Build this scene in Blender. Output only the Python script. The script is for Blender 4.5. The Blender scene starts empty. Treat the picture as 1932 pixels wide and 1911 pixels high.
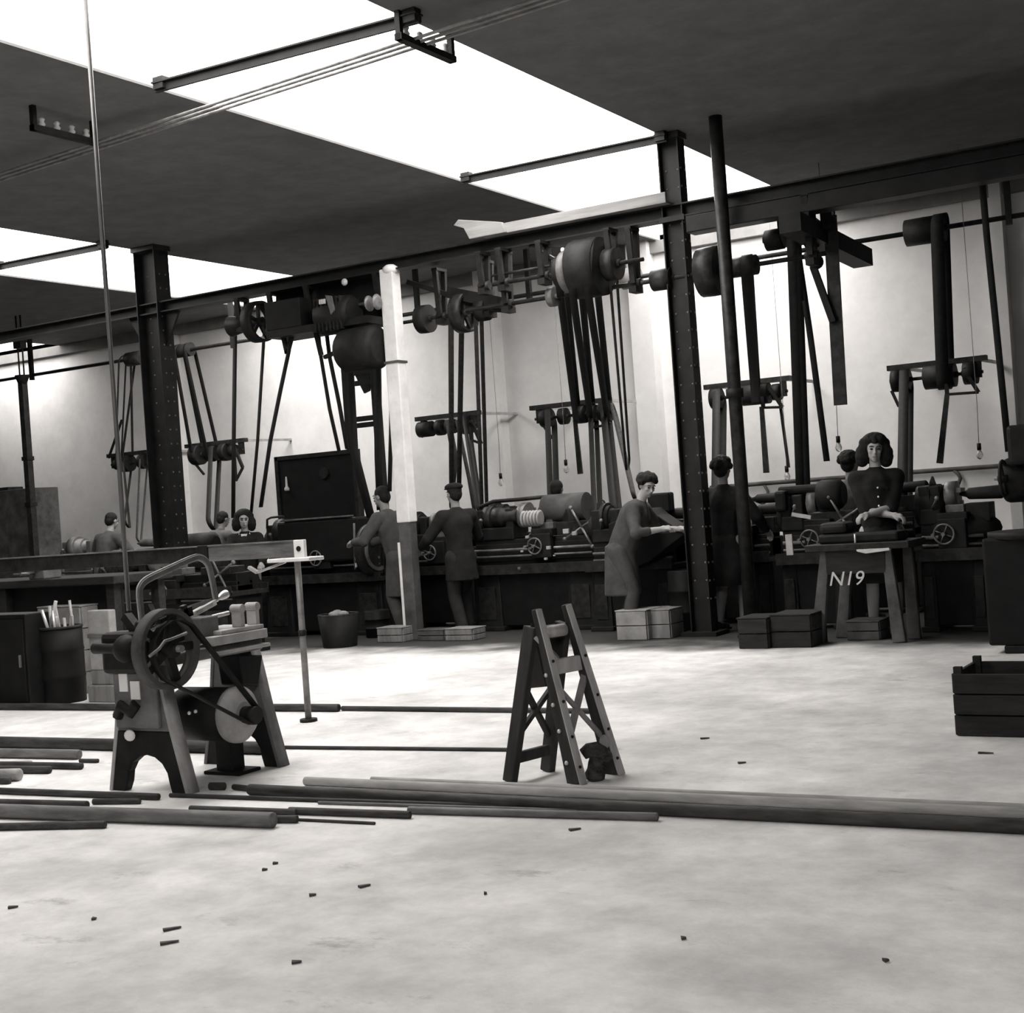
import bpy, bmesh, math, random
from mathutils import Vector, Matrix
random.seed(7)
sc = bpy.context.scene
col = sc.collection
PI = math.pi
# ------------------------------------------------------------------ camera
CAM = Vector((0, 0, 1.35)); TH = math.radians(31.0); ROLL = math.radians(4.06); FPX = 2612.0
FW = Vector((-math.sin(TH), math.cos(TH), 0)); RT = Vector((math.cos(TH), math.sin(TH), 0)); UP = Vector((0, 0, 1))
xa = RT * math.cos(ROLL) - UP * math.sin(ROLL); ya = RT * math.sin(ROLL) + UP * math.cos(ROLL); za = -FW
cd = bpy.data.cameras.new('camera'); cam = bpy.data.objects.new('camera', cd); col.objects.link(cam)
cam.matrix_world = Matrix(((xa.x, ya.x, za.x, 0), (xa.y, ya.y, za.y, 0), (xa.z, ya.z, za.z, CAM.z), (0, 0, 0, 1)))
cd.sensor_fit = 'HORIZONTAL'; cd.sensor_width = 36; cd.lens = FPX / 1932 * 36; cd.clip_start = .05; cd.clip_end = 200
sc.camera = cam
cd.shift_y = 0.0
# ------------------------------------------------------------------ sky, light, exposure
w = bpy.data.worlds.new('overcast_sky'); sc.world = w; w.use_nodes = True
bg = w.node_tree.nodes['Background']; bg.inputs[0].default_value = (1.0, .975, .965, 1); bg.inputs[1].default_value = 10.3
sc.view_settings.view_transform = 'Standard'; sc.view_settings.look = 'None'
sc.view_settings.exposure = 0.0; sc.view_settings.gamma = 1; sc.view_settings.use_curve_mapping = False
sc.cycles.max_bounces = 7; sc.cycles.diffuse_bounces = 5; sc.cycles.transparent_max_bounces = 8
sc.cycles.caustics_reflective = False; sc.cycles.caustics_refractive = False; sc.cycles.sample_clamp_indirect = 6
WELL = .09; CEIL = 4.78; YW = 17.2; XL = -27.0; XR = 9.0; YF = -7.0
SKY = [(-21.7, -19.4), (-14.62, -12.38), (-7.71, -5.37), (-.75, 1.6)]    # skylight strips in X
SKY_BEG = [15.7, 9.3, 3.0, YF - .3]; SKY_END = [YW, YW, YW, 1.0]                                                  # unseen ends, overhead strip's too, are shaped to dim the wall and floor
for (a, b), yb, ye in zip(SKY, SKY_BEG, SKY_END):                                         # where the daylight enters
    ld = bpy.data.lights.new('skylight_portal', 'AREA'); ld.shape = 'RECTANGLE'; ld.size = b - a; ld.size_y = ye - yb
    ld.cycles.is_portal = True
    lo = bpy.data.objects.new('skylight_portal', ld); lo.location = ((a + b) / 2, (ye + yb) / 2, CEIL + WELL + .03); col.objects.link(lo)

def ray(x, y):
    dx, dy = x - 966, y - 953.4
    xr = dx * math.cos(ROLL) - dy * math.sin(ROLL); yr = dx * math.sin(ROLL) + dy * math.cos(ROLL)
    return FW + RT * (xr / FPX) - UP * (yr / FPX)
def at(x, y, Y=None, Z=None, X=None, D=None):
    d = ray(x, y)
    t = (Y / d.y) if Y is not None else (Z - CAM.z) / d.z if Z is not None else (X / d.x) if X is not None else D
    return CAM + d * t
def depth(p): return (Vector(p) - CAM).dot(FW)
def mpp(p): return depth(p) / FPX          # metres per photo pixel at that distance

# ------------------------------------------------------------------ materials
def mat(name, g, rough=.7, metal=0.0, var=.25, scale=6.0, bump=0.0, tint=(1.015, .995, .985), spec=.18, stretch=(1, 1, 1), detail=5):
    m = bpy.data.materials.new(name); m.use_nodes = True; nt = m.node_tree; b = nt.nodes['Principled BSDF']
    b.inputs['Roughness'].default_value = rough; b.inputs['Metallic'].default_value = metal
    b.inputs['Specular IOR Level'].default_value = spec
    tc = nt.nodes.new('ShaderNodeTexCoord'); mp = nt.nodes.new('ShaderNodeMapping'); mp.inputs['Scale'].default_value = stretch
    nt.links.new(tc.outputs['Object'], mp.inputs['Vector'])
    n = nt.nodes.new('ShaderNodeTexNoise'); n.inputs['Scale'].default_value = scale; n.inputs['Detail'].default_value = detail
    n.inputs['Roughness'].default_value = .6
    nt.links.new(mp.outputs[0], n.inputs['Vector'])
    r = nt.nodes.new('ShaderNodeValToRGB')
    lo, hi = g * (1 - var), g * (1 + var)
    r.color_ramp.elements[0].position = .3; r.color_ramp.elements[1].position = .7
    r.color_ramp.elements[0].color = [min(1, lo * t) for t in tint] + [1]; r.color_ramp.elements[1].color = [min(1, hi * t) for t in tint] + [1]
    nt.links.new(n.outputs['Fac'], r.inputs[0]); nt.links.new(r.outputs[0], b.inputs['Base Color'])
    if bump:
        bp = nt.nodes.new('ShaderNodeBump'); bp.inputs['Strength'].default_value = bump; bp.inputs['Distance'].default_value = .02
        nt.links.new(n.outputs['Fac'], bp.inputs['Height']); nt.links.new(bp.outputs[0], b.inputs['Normal'])
    return m

M = {}
M['iron'] = mat('dark_cast_iron', .012, .6, 0, .5, 9, .15)
M['iron2'] = mat('greasy_dark_iron', .02, .45, 0, .6, 14, .2)
M['steel'] = mat('worn_grey_steel', .16, .42, .3, .35, 12)
M['bright'] = mat('polished_steel', .62, .3, .5, .15, 10)
M['grey'] = mat('grey_machine_paint', .13, .5, 0, .35, 8, .1)
M['lgrey'] = mat('pale_grey_machine_paint', .34, .45, 0, .25, 8, .1)
M['belt'] = mat('dark_leather_belt', .014, .7, 0, .3, 20)
M['belt2'] = mat('worn_leather_belt', .045, .7, 0, .4, 20)
M['beam'] = mat('dark_painted_steel', .015, .5, 0, .4, 5, .1)
M['white'] = mat('white_painted_post', .72, .6, 0, .12, 6, .1)
M['soot'] = mat('sooty_paint', .075, .7, 0, .5, 5, .1)
M['plank'] = mat('pale_plank', .2, .7, 0, .25, 5, .15, stretch=(.3, 3, 3))
M['wood'] = mat('weathered_wood', .2, .75, 0, .3, 6, .2, stretch=(3, 3, .4))
M['woodl'] = mat('pale_weathered_and_lit_wood', .36, .75, 0, .25, 7, .2, stretch=(3, 3, .4))
M['woodk'] = mat('shaded_trestle_wood', .035, .7, 0, .35, 7, .2, stretch=(3, 3, .4))  # same trestle wood, darkened to paint in its shaded sides
M['woodd'] = mat('dark_crate_wood', .024, .8, 0, .4, 7, .2, stretch=(.5, 3, 3))
M['carton'] = mat('pale_crate_board', .28, .8, 0, .3, 6, .1)
M['pipe'] = mat('galvanised_pipe', .2, .45, .2, .4, 9)
M['bar'] = mat('rusty_steel_bar', .045, .6, 0, .6, 9, .2, stretch=(.5, 3, 3))
M['barl'] = mat('pale_dusty_tube', .30, .6, 0, .3, 9, .1, stretch=(.5, 3, 3))
M['barm'] = mat('grey_steel_tube', .13, .5, 0, .4, 9, .1, stretch=(.5, 3, 3))
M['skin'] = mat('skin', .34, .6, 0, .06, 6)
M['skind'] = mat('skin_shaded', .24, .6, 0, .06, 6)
M['hair'] = mat('dark_hair', .012, .7, 0, .5, 60, .6, stretch=(1, 1, .3))
M['eye'] = mat('dark_eye', .02, .3, 0, .1, 5)
M['lip'] = mat('lips', .14, .5, 0, .1, 5)
M['coatg'] = mat('grey_work_coat', .06, .85, 0, .25, 9, .3)
M['coatd'] = mat('dark_work_jacket', .014, .9, 0, .4, 9, .3)
M['shirt'] = mat('grey_shirt', .09, .85, 0, .25, 9, .3)
M['cloth'] = mat('pale_cloth', .6, .85, 0, .15, 9, .2)
M['trou'] = mat('dark_trousers', .02, .9, 0, .3, 9, .2)
M['shoe'] = mat('dark_leather_shoe', .02, .5, 0, .3, 9)
M['board'] = mat('black_switchboard', .008, .6, 0, .4, 7, .05)
M['paper'] = mat('white_paper_tag', .8, .8, 0, .05, 9)
M['chalk'] = mat('white_sign_paint', .55, .8, 0, .1, 9)
M['rag'] = mat('mottled_casting', .045, .8, 0, .85, 28, .8)
M['rubber'] = mat('black_cable', .03, .6, 0, .2, 9)
M['conduit'] = mat('steel_conduit', .14, .35, .4, .3, 3)
M['ceramic'] = mat('white_insulator', .6, .3, 0, .1, 5)

def stain_mat(name, g, lo, hi, sc1, sc2, rough, bump, stain=.0, fine=(.80, 1.12), tint=(1.012, .993, .982)):
    m = bpy.data.materials.new(name); m.use_nodes = True; nt = m.node_tree; b = nt.nodes['Principled BSDF']; L = nt.links
    b.inputs['Roughness'].default_value = rough; b.inputs['Specular IOR Level'].default_value = .2
    tc = nt.nodes.new('ShaderNodeTexCoord')
    def noise(scale, detail, rg, st):
        mp = nt.nodes.new('ShaderNodeMapping'); mp.inputs['Scale'].default_value = st; L.new(tc.outputs['Object'], mp.inputs['Vector'])
        n = nt.nodes.new('ShaderNodeTexNoise'); n.inputs['Scale'].default_value = scale; n.inputs['Detail'].default_value = detail
        n.inputs['Roughness'].default_value = rg; L.new(mp.outputs[0], n.inputs['Vector']); return n
    def ramp(n, p0, c0, p1, c1):
        r = nt.nodes.new('ShaderNodeValToRGB'); e = r.color_ramp.elements
        e[0].position = p0; e[0].color = (c0, c0, c0, 1); e[1].position = p1; e[1].color = (c1, c1, c1, 1); L.new(n.outputs['Fac'], r.inputs[0]); return r
    n1 = noise(sc1, 6, .6, (1, 1, 1)); n2 = noise(sc2, 8, .7, (1, 1, 1)); n3 = noise(1.9, 9, .75, (1, 1.6, 1))
    r1 = ramp(n1, .35, lo, .65, hi); r2 = ramp(n2, .32, fine[0], .68, fine[1]); r3 = ramp(n3, .27, 1 - stain, .40, 1.0)
    def mul(a, c):
        x = nt.nodes.new('ShaderNodeMix'); x.data_type = 'RGBA'; x.blend_type = 'MULTIPLY'; x.inputs[0].default_value = 1
        L.new(a, x.inputs[6]); L.new(c, x.inputs[7]); return x.outputs[2]
    c = mul(mul(r1.outputs[0], r2.outputs[0]), r3.outputs[0])
    tn = nt.nodes.new('ShaderNodeRGB'); tn.outputs[0].default_value = (g * tint[0], g * tint[1], g * tint[2], 1)
    c = mul(c, tn.outputs[0]); L.new(c, b.inputs['Base Color'])
    bp = nt.nodes.new('ShaderNodeBump'); bp.inputs['Strength'].default_value = bump; bp.inputs['Distance'].default_value = .01
    L.new(n2.outputs['Fac'], bp.inputs['Height']); L.new(bp.outputs[0], b.inputs['Normal'])
    return m
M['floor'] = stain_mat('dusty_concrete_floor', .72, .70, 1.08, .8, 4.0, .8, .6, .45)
def shade_zone(m, y0, y1, dark):
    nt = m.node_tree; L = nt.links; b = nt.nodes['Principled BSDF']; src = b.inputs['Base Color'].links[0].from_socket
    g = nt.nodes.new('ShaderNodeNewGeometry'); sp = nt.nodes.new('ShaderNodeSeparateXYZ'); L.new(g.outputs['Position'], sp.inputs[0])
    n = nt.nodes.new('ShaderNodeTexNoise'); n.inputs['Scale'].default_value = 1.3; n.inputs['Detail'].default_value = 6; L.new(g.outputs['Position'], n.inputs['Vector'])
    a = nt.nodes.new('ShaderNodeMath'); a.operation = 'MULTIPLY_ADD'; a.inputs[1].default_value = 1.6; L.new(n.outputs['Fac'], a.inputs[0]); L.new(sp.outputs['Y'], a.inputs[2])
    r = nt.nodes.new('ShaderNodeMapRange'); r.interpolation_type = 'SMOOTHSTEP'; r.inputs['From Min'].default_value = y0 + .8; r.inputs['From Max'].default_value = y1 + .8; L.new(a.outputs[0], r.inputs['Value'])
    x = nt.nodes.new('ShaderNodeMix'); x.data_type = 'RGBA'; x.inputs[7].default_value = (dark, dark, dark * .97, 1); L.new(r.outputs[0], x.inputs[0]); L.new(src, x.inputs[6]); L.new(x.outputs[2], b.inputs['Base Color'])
shade_zone(M['floor'], 10.7, 11.7, .035)      # shade under the machine row, painted into the floor colour
M['curb'] = mat('white_curb_paint', .85, .7, 0, .04, 4)
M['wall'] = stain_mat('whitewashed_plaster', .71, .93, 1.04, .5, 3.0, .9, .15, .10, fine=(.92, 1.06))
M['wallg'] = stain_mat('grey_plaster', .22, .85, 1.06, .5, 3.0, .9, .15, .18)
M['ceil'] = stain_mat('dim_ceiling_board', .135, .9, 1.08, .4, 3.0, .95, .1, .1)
gm = bpy.data.materials.new('skylight_glass'); gm.use_nodes = True; nt = gm.node_tree; nt.nodes.clear()
o_ = nt.nodes.new('ShaderNodeOutputMaterial'); mx = nt.nodes.new('ShaderNodeMixShader'); tr = nt.nodes.new('ShaderNodeBsdfTransparent'); gl = nt.nodes.new('ShaderNodeBsdfTranslucent')
tr.inputs[0].default_value = (.93, .93, .92, 1); gl.inputs[0].default_value = (.9, .9, .89, 1); mx.inputs[0].default_value = .15
nt.links.new(tr.outputs[0], mx.inputs[1]); nt.links.new(gl.outputs[0], mx.inputs[2]); nt.links.new(mx.outputs[0], o_.inputs[0]); M['glass'] = gm
bm_ = bpy.data.materials.new('bulb_glass'); bm_.use_nodes = True; b = bm_.node_tree.nodes['Principled BSDF']; b.inputs['Base Color'].default_value = (.8, .8, .78, 1)
b.inputs['Roughness'].default_value = .1; b.inputs['Transmission Weight'].default_value = .7; M['bulb'] = bm_

# ------------------------------------------------------------------ mesh builder
def frame(d):
    d = Vector(d).normalized(); a = Vector((0, 0, 1)) if abs(d.z) < .95 else Vector((1, 0, 0))
    u = d.cross(a).normalized(); v = u.cross(d).normalized(); return d, u, v
class MB:
    def __init__(s): s.v = []; s.f = []; s.s = []
    def face(s, idx, smooth=False): s.f.append(tuple(idx)); s.s.append(smooth)
    def box(s, c, size, rz=0.0, taper=(1, 1)):
        c = Vector(c); hx, hy, hz = size[0] / 2, size[1] / 2, size[2] / 2; n = len(s.v); cr, sr = math.cos(rz), math.sin(rz)
        for z, (tx, ty) in ((-hz, (1, 1)), (hz, taper)):
            for x, y in ((-hx, -hy), (hx, -hy), (hx, hy), (-hx, hy)):
                x *= tx; y *= ty; s.v.append(c + Vector((x * cr - y * sr, x * sr + y * cr, z)))
        for f in ((3, 2, 1, 0), (4, 5, 6, 7), (0, 1, 5, 4), (1, 2, 6, 5), (2, 3, 7, 6), (3, 0, 4, 7)): s.face([n + i for i in f])
        return s
    def box2(s, a, b):
        a, b = Vector(a), Vector(b); return s.box((a + b) / 2, [abs(t) for t in (b - a)])
    def bar(s, a, b, wd, ht, side=None, wd2=None, ht2=None):
        a, b = Vector(a), Vector(b); d, u, v = frame(b - a)
        if side is not None:
            u = Vector(side); u = (u - d * u.dot(d)).normalized(); v = u.cross(d).normalized()
        n = len(s.v); wd2 = wd if wd2 is None else wd2; ht2 = ht if ht2 is None else ht2
        for p, ww, hh in ((a, wd, ht), (b, wd2, ht2)):
            for x, y in ((-1, -1), (1, -1), (1, 1), (-1, 1)): s.v.append(p + u * (x * ww / 2) + v * (y * hh / 2))
        for f in ((3, 2, 1, 0), (4, 5, 6, 7), (0, 1, 5, 4), (1, 2, 6, 5), (2, 3, 7, 6), (3, 0, 4, 7)): s.face([n + i for i in f])
        return s
    def tube(s, a, b, r, seg=12, r2=None):
        return s.lathe(a, Vector(b) - Vector(a), [(0, r), ((Vector(b) - Vector(a)).length, r if r2 is None else r2)], seg)
    def lathe(s, a, d, prof, seg=20, caps=True):
        a = Vector(a); d, u, v = frame(d); n = len(s.v); k = len(prof)
        for t, r in prof:
            for i in range(seg):
                q = 2 * PI * i / seg; s.v.append(a + d * t + (u * math.cos(q) + v * math.sin(q)) * max(r, 1e-4))
        for j in range(k - 1):
            for i in range(seg):
                i2 = (i + 1) % seg; s.face((n + j * seg + i, n + (j + 1) * seg + i, n + (j + 1) * seg + i2, n + j * seg + i2), abs(prof[j][0] - prof[j + 1][0]) > 1e-5)
        if caps:
            s.face([n + i for i in range(seg)]); s.face([n + (k - 1) * seg + i for i in reversed(range(seg))])
        return s
    def path(s, pts, r, seg=8, rs=None, closed=False):
        pts = [Vector(p) for p in pts]; n = len(s.v); k = len(pts); d0 = (pts[1] - pts[0]).normalized(); _, u, v = frame(d0)
        for j, p in enumerate(pts):
            a = pts[max(j - 1, 0)]; b = pts[min(j + 1, k - 1)]
            if closed: a = pts[(j - 1) % k]; b = pts[(j + 1) % k]
            d = (b - a).normalized(); u = (u - d * u.dot(d)).normalized(); v = d.cross(u)
            rr = rs[j] if rs else r
            for i in range(seg):
                q = 2 * PI * i / seg; s.v.append(p + (u * math.cos(q) + v * math.sin(q)) * rr)
        for j in range(k if closed else k - 1):
            j2 = (j + 1) % k
            for i in range(seg):
                i2 = (i + 1) % seg; s.face((n + j * seg + i, n + j * seg + i2, n + j2 * seg + i2, n + j2 * seg + i), True)
        if not closed:
            s.face([n + i for i in reversed(range(seg))]); s.face([n + (k - 1) * seg + i for i in range(seg)])
        return s
    def ball(s, c, r, seg=12, rings=8, rot=None):
        c = Vector(c); r = (r, r, r) if not hasattr(r, '__len__') else r; n = len(s.v)
        for j in range(rings + 1):
            ph = PI * j / rings
            for i in range(seg):
                q = 2 * PI * i / seg; p = Vector((r[0] * math.sin(ph) * math.cos(q), r[1] * math.sin(ph) * math.sin(q), r[2] * math.cos(ph)))
                if rot is not None: p = rot @ p
                s.v.append(c + p)
        for j in range(rings):
            for i in range(seg):
                i2 = (i + 1) % seg; s.face((n + j * seg + i, n + (j + 1) * seg + i, n + (j + 1) * seg + i2, n + j * seg + i2), True)
        return s
    def prism(s, pts, off):
        """closed polygon of 3D points extruded by a vector"""
        pts = [Vector(p) for p in pts]; off = Vector(off); n = len(s.v); k = len(pts)
        for p in pts: s.v.append(p - off / 2)
        for p in pts: s.v.append(p + off / 2)
        s.face([n + i for i in range(k)]); s.face([n + k + i for i in reversed(range(k))])
        for i in range(k): j = (i + 1) % k; s.face((n + j, n + i, n + k + i, n + k + j))
        return s
    def strip(s, pts, wdir, wd, th, closed=False):
        """ribbon through pts, wide along wdir"""
        pts = [Vector(p) for p in pts]; W = Vector(wdir).normalized() * wd / 2; n = len(s.v); k = len(pts)
        for j, p in enumerate(pts):
            a = pts[(j - 1) % k] if closed else pts[max(j - 1, 0)]; b = pts[(j + 1) % k] if closed else pts[min(j + 1, k - 1)]
            nn = (b - a).cross(W).normalized() * th / 2
            for q in (p - W - nn, p + W - nn, p + W + nn, p - W + nn): s.v.append(q)
        for j in range(k if closed else k - 1):
            j2 = (j + 1) % k
            for i in range(4): i2 = (i + 1) % 4; s.face((n + j * 4 + i, n + j * 4 + i2, n + j2 * 4 + i2, n + j2 * 4 + i), i % 2 == 0)
        if not closed: s.face((n + 3, n + 2, n + 1, n)); s.face([n + (k - 1) * 4 + i for i in range(4)])
        return s
    def build(s, name, m, parent=None, world=False, bevel=0, label=None, smooth_all=False):
        if parent is None:
            xs = [p.x for p in s.v]; ys = [p.y for p in s.v]; zs = [p.z for p in s.v]
            off = Vector(((min(xs) + max(xs)) / 2, (min(ys) + max(ys)) / 2, min(zs)))
        elif world:
            off = Vector((0, 0, 0)); q = parent
            while q is not None: off += q.location; q = q.parent
        else: off = Vector((0, 0, 0))
        me = bpy.data.meshes.new(name); me.from_pydata([p - off for p in s.v], [], s.f); me.materials.append(m)
        me.polygons.foreach_set('use_smooth', [True] * len(s.f) if smooth_all else s.s)
        bm = bmesh.new(); bm.from_mesh(me); bmesh.ops.remove_doubles(bm, verts=bm.verts, dist=1e-5); bmesh.ops.recalc_face_normals(bm, faces=bm.faces); bm.to_mesh(me); bm.free()
        o = bpy.data.objects.new(name, me); col.objects.link(o)
        if parent is None: o.location = off
        else: o.parent = parent
        if bevel:
            md = o.modifiers.new('edge', 'BEVEL'); md.width = bevel; md.segments = 2; md.limit_method = 'ANGLE'; md.angle_limit = .7
        if label: o['label'] = label
        return o
def tag(o, label, cat, group=None):
    o['label'] = label; o['category'] = cat
    if group: o['group'] = group
    return o
def thing(name, loc, label, cat, rz=0.0, group=None):
    o = bpy.data.objects.new(name, None); o.empty_display_size = .1; col.objects.link(o); o.location = loc; o.rotation_euler = (0, 0, rz)
    return tag(o, label, cat, group)
def struct(name, mb, m, parent=None):
    o = mb.build(name, m, parent, world=parent is not None)
    o['kind'] = 'structure'
    return o
X_ = Vector((1, 0, 0)); Y_ = Vector((0, 1, 0)); Z_ = Vector((0, 0, 1))

# ------------------------------------------------------------------ room
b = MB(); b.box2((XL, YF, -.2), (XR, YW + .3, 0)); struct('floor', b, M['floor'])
b = MB(); b.box2((XL, YW, 0), (XR, YW + .3, CEIL + .9)); wall_back = struct('wall_back', b, M['wall'])
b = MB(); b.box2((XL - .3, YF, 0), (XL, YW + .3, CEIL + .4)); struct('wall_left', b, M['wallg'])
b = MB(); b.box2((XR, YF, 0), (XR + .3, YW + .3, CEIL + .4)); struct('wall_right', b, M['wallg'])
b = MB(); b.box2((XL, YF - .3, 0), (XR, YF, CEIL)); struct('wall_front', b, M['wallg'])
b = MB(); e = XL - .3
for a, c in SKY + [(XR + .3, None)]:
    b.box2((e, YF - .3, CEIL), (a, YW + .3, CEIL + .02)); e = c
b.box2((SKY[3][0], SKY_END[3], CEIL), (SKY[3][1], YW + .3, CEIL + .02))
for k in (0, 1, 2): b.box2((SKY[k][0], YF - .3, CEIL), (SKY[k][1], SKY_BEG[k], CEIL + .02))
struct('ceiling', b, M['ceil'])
for i, (a, c) in enumerate(SKY):
    ye = SKY_END[i]; yb = SKY_BEG[i]; f = MB(); f.box2((a - .08, yb, CEIL + .02), (a, YW, CEIL + WELL)); f.box2((c, yb, CEIL + .02), (c + .08, YW, CEIL + WELL)); f.box2((a - .08, yb - .08, CEIL + .02), (c + .08, yb, CEIL + WELL)); f.box2((a, ye, CEIL + .02), (c, ye + .08, CEIL + WELL))
    fo = struct('window_%d' % (i + 1), f, M['curb'])
    p = MB(); p.box2((a - .08, yb - .08, CEIL + WELL), (c + .08, ye + .08, CEIL + WELL + .008)); p.build('pane', M['glass'], fo, world=True)
# pilasters on the back wall, edges taken from the photograph
for i, (x0, x1) in enumerate(((313, 329), (908, 942), (1200, 1240), (1893, 1915), (-300, -280))):
    p0 = at(x0, 760, Y=YW - .22); p1 = at(x1, 760, Y=YW - .22)
    b = MB(); b.box2((p0.x, YW - .22, 0), (p1.x, YW, CEIL)); struct('trim_%d' % (i + 1), b, M['wall'])
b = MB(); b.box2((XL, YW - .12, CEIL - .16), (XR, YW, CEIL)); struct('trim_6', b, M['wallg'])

# ------------------------------------------------------------------ steel frame
YB = 12.2
def channel_column(x, y, top, label, name='steel_column', W=.19, F=.16):
    t = thing(name, (x, y, 0), label, 'column', group='riveted steel columns')
    b = MB(); b.box((0, 0, (top) / 2), (W, .012, top)); b.build('web', M['beam'], t)
    for sx in (-1, 1):
        b = MB(); b.box((sx * W / 2, 0, top / 2), (.012, F, top)); b.build('flange', M['beam'], t)
    b = MB()
    k = .35
    while k < top - .2:
        for sx in (-1, 1):
            for sy in (-.05, .05): b.ball((sx * (W / 2 + .007), sy, k), .012, 6, 4)
        for sx in (-.06, .06): b.ball((sx, -.008, k), .011, 6, 4)
        k += .17
    b.build('rivets', M['steel'], t)['kind'] = 'stuff'
    b = MB(); b.box((0, 0, .02), (.36, .32, .04)); b.build('base_plate', M['beam'], t)
    b = MB(); b.box((0, 0, top - .03), (W + .05, F + .04, .06)); b.build('cap_plate', M['beam'], t)
    b = MB()
    for sx in ((-1, 1) if W > .3 else ()): b.prism([(sx * W / 2, 0, 3.98), (sx * (W / 2 + .26), 0, 3.98), (sx * W / 2, 0, 3.55)], (0, .03, 0))
    if not b.v: b.box((0, 0, 3.96), (.26, .2, .05))
    b.build('bracket', M['beam'], t)
    return t
cR = at(1330, 1190, Y=YB); cL = at(303, 750, Y=YB)
channel_column(cR.x, YB, CEIL, 'dark riveted steel column rising right of centre beside the bending worker', W=.20)
channel_column(cL.x, YB, CEIL, 'dark riveted steel column at left behind the hanging conduit', W=.33, F=.24)
t = thing('steel_beam', ((cR.x + cL.x) / 2, YB, 4.0), 'long dark steel girder spanning the columns below the ceiling', 'beam')
b = MB(); b.box2((XL + .02, YB - .008, 3.965), (XR - .02, YB + .008, 4.095)); b.build('web', M['beam'], t, world=True)
for z in (3.965, 4.083): b = MB(); b.box2((XL + .02, YB - .09, z), (XR - .02, YB + .09, z + .014)); b.build('flange', M['beam'], t, world=True)
b = MB(); b.box2((cR.x + .14, YB - .1, 3.80), (XR - .05, YB + .1, 3.96)); tag(b.build('timber_bearer', M['beam'], bevel=.01), 'dark timber bolted under the girder right of the riveted centre column', 'beam')
# pale duct plank lying on the girder
p0 = at(885, 432, Y=YB - .12); p1 = at(1262, 372, Y=YB - .12)
t = thing('plank_trough', (p0.x, YB - .12, 4.098), 'pale boarded trough with a flared end lying on the girder', 'trough')
b = MB(); b.box2((p0.x + .2, YB - .2, 4.098), (p1.x, YB - .17, 4.20)); b.build('side_board', M['plank'], t, world=True, bevel=.004)
b = MB(); b.box2((p0.x + .2, YB + .0, 4.098), (p1.x, YB + .03, 4.19)); b.build('side_board', M['plank'], t, world=True, bevel=.004)
b = MB(); b.box2((p0.x + .2, YB - .17, 4.098), (p1.x, YB, 4.12)); b.build('bottom_board', M['plank'], t, world=True)
b = MB(); b.prism([(p0.x - .12, YB - .2, 4.27), (p0.x - .06, YB - .2, 4.32), (p0.x + .45, YB - .2, 4.21), (p0.x + .5, YB - .2, 4.10), (p0.x + .06, YB - .2, 4.10), (p0.x + .0, YB - .2, 4.22)], (0, .05, 0)); b.build('flared_end', M['plank'], t, world=True, bevel=.006)
# white-painted timber post
wp = at(783, 1192, Y=12.15)
t = thing('painted_post', (wp.x, 12.15, 0), 'slim white-painted post with sooty lower half standing under the girder', 'post')
b = MB(); b.box((0, 0, 2.62), (.17, .15, 2.72)); b.build('upper_shaft', M['white'], t, bevel=.012)
b = MB(); b.box((0, 0, .63), (.15, .14, 1.26)); b.build('lower_shaft', M['soot'], t, bevel=.012)
b = MB(); b.box((-.078, -.06, .55), (.03, .03, 1.0)); b.build('edge_strip', M['white'], t)
b = MB(); b.box((0, 0, 2.98), (.19, .17, .025)); b.build('iron_band', M['soot'], t)
b = MB(); b.ball((.03, -.02, 3.97), (.09, .09, .06), 10, 6); b.build('rounded_head', M['white'], t)
# slender pipe column in front of the girder
pc = at(1402, 960, Y=11.95)
t = thing('pipe_column', (pc.x, 11.95, 0), 'slender grey pipe column just right of the riveted centre column', 'column')
b = MB(); b.tube((0, 0, 0), (0, 0, CEIL), .062, 16); b.build('pipe', M['iron2'], t)
b = MB(); b.tube((0, 0, 0), (0, 0, .03), .13, 16); b.build('base_flange', M['iron'], t)
b = MB(); b.tube((0, 0, 2.2), (0, 0, 2.28), .08, 16); b.build('collar', M['iron'], t)

# thin tie bars below the skylights
def tie(x0, y0, x1, y1, Y, label, r=.035):
    a = at(x0, y0, Y=Y); c = at(x1, y1, Y=Y); z = (a.z + c.z) / 2; z = min(z, CEIL - .05)
    t = thing('tie_bar', ((a.x + c.x) / 2, Y, z), label, 'tie bar')
    b = MB(); b.box2((a.x, Y - .012, z - r), (c.x, Y + .012, z + r)); b.box2((a.x, Y - .05, z + r - .012), (c.x, Y + .05, z + r)); b.build('angle_iron', M['beam'], t, world=True)
    for k in (a.x + .04, c.x - .04):
        b = MB(); b.box2((k - .05, Y - .04, z + r - .012), (k + .05, Y + .04, CEIL + .01)); b.build('end_cleat', M['beam'], t, world=True)
    return t
SK = SKY[2]
def skew_tie(px0, px1, label):
    a = at(*px0, Z=TZ); c = at(*px1, Z=TZ); d = (c - a).normalized(); a = a - d * .15; c = c + d * .1
    t = thing('tie_bar', (a + c) / 2, label, 'tie bar')
    b = MB(); b.bar(a, c, .024, .07, side=Y_); b.bar(a + Z_ * .03, c + Z_ * .03, .1, .012, side=Y_); b.build('angle_iron', M['beam'], t, world=True)
    for k in (a + d * .06, c - d * .06):
        b = MB(); b.box2((k.x - .05, k.y - .04, k.z - .02), (k.x + .05, k.y + .04, CEIL + .0)); b.build('end_cleat', M['beam'], t, world=True)
TZ = CEIL - .07
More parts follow.
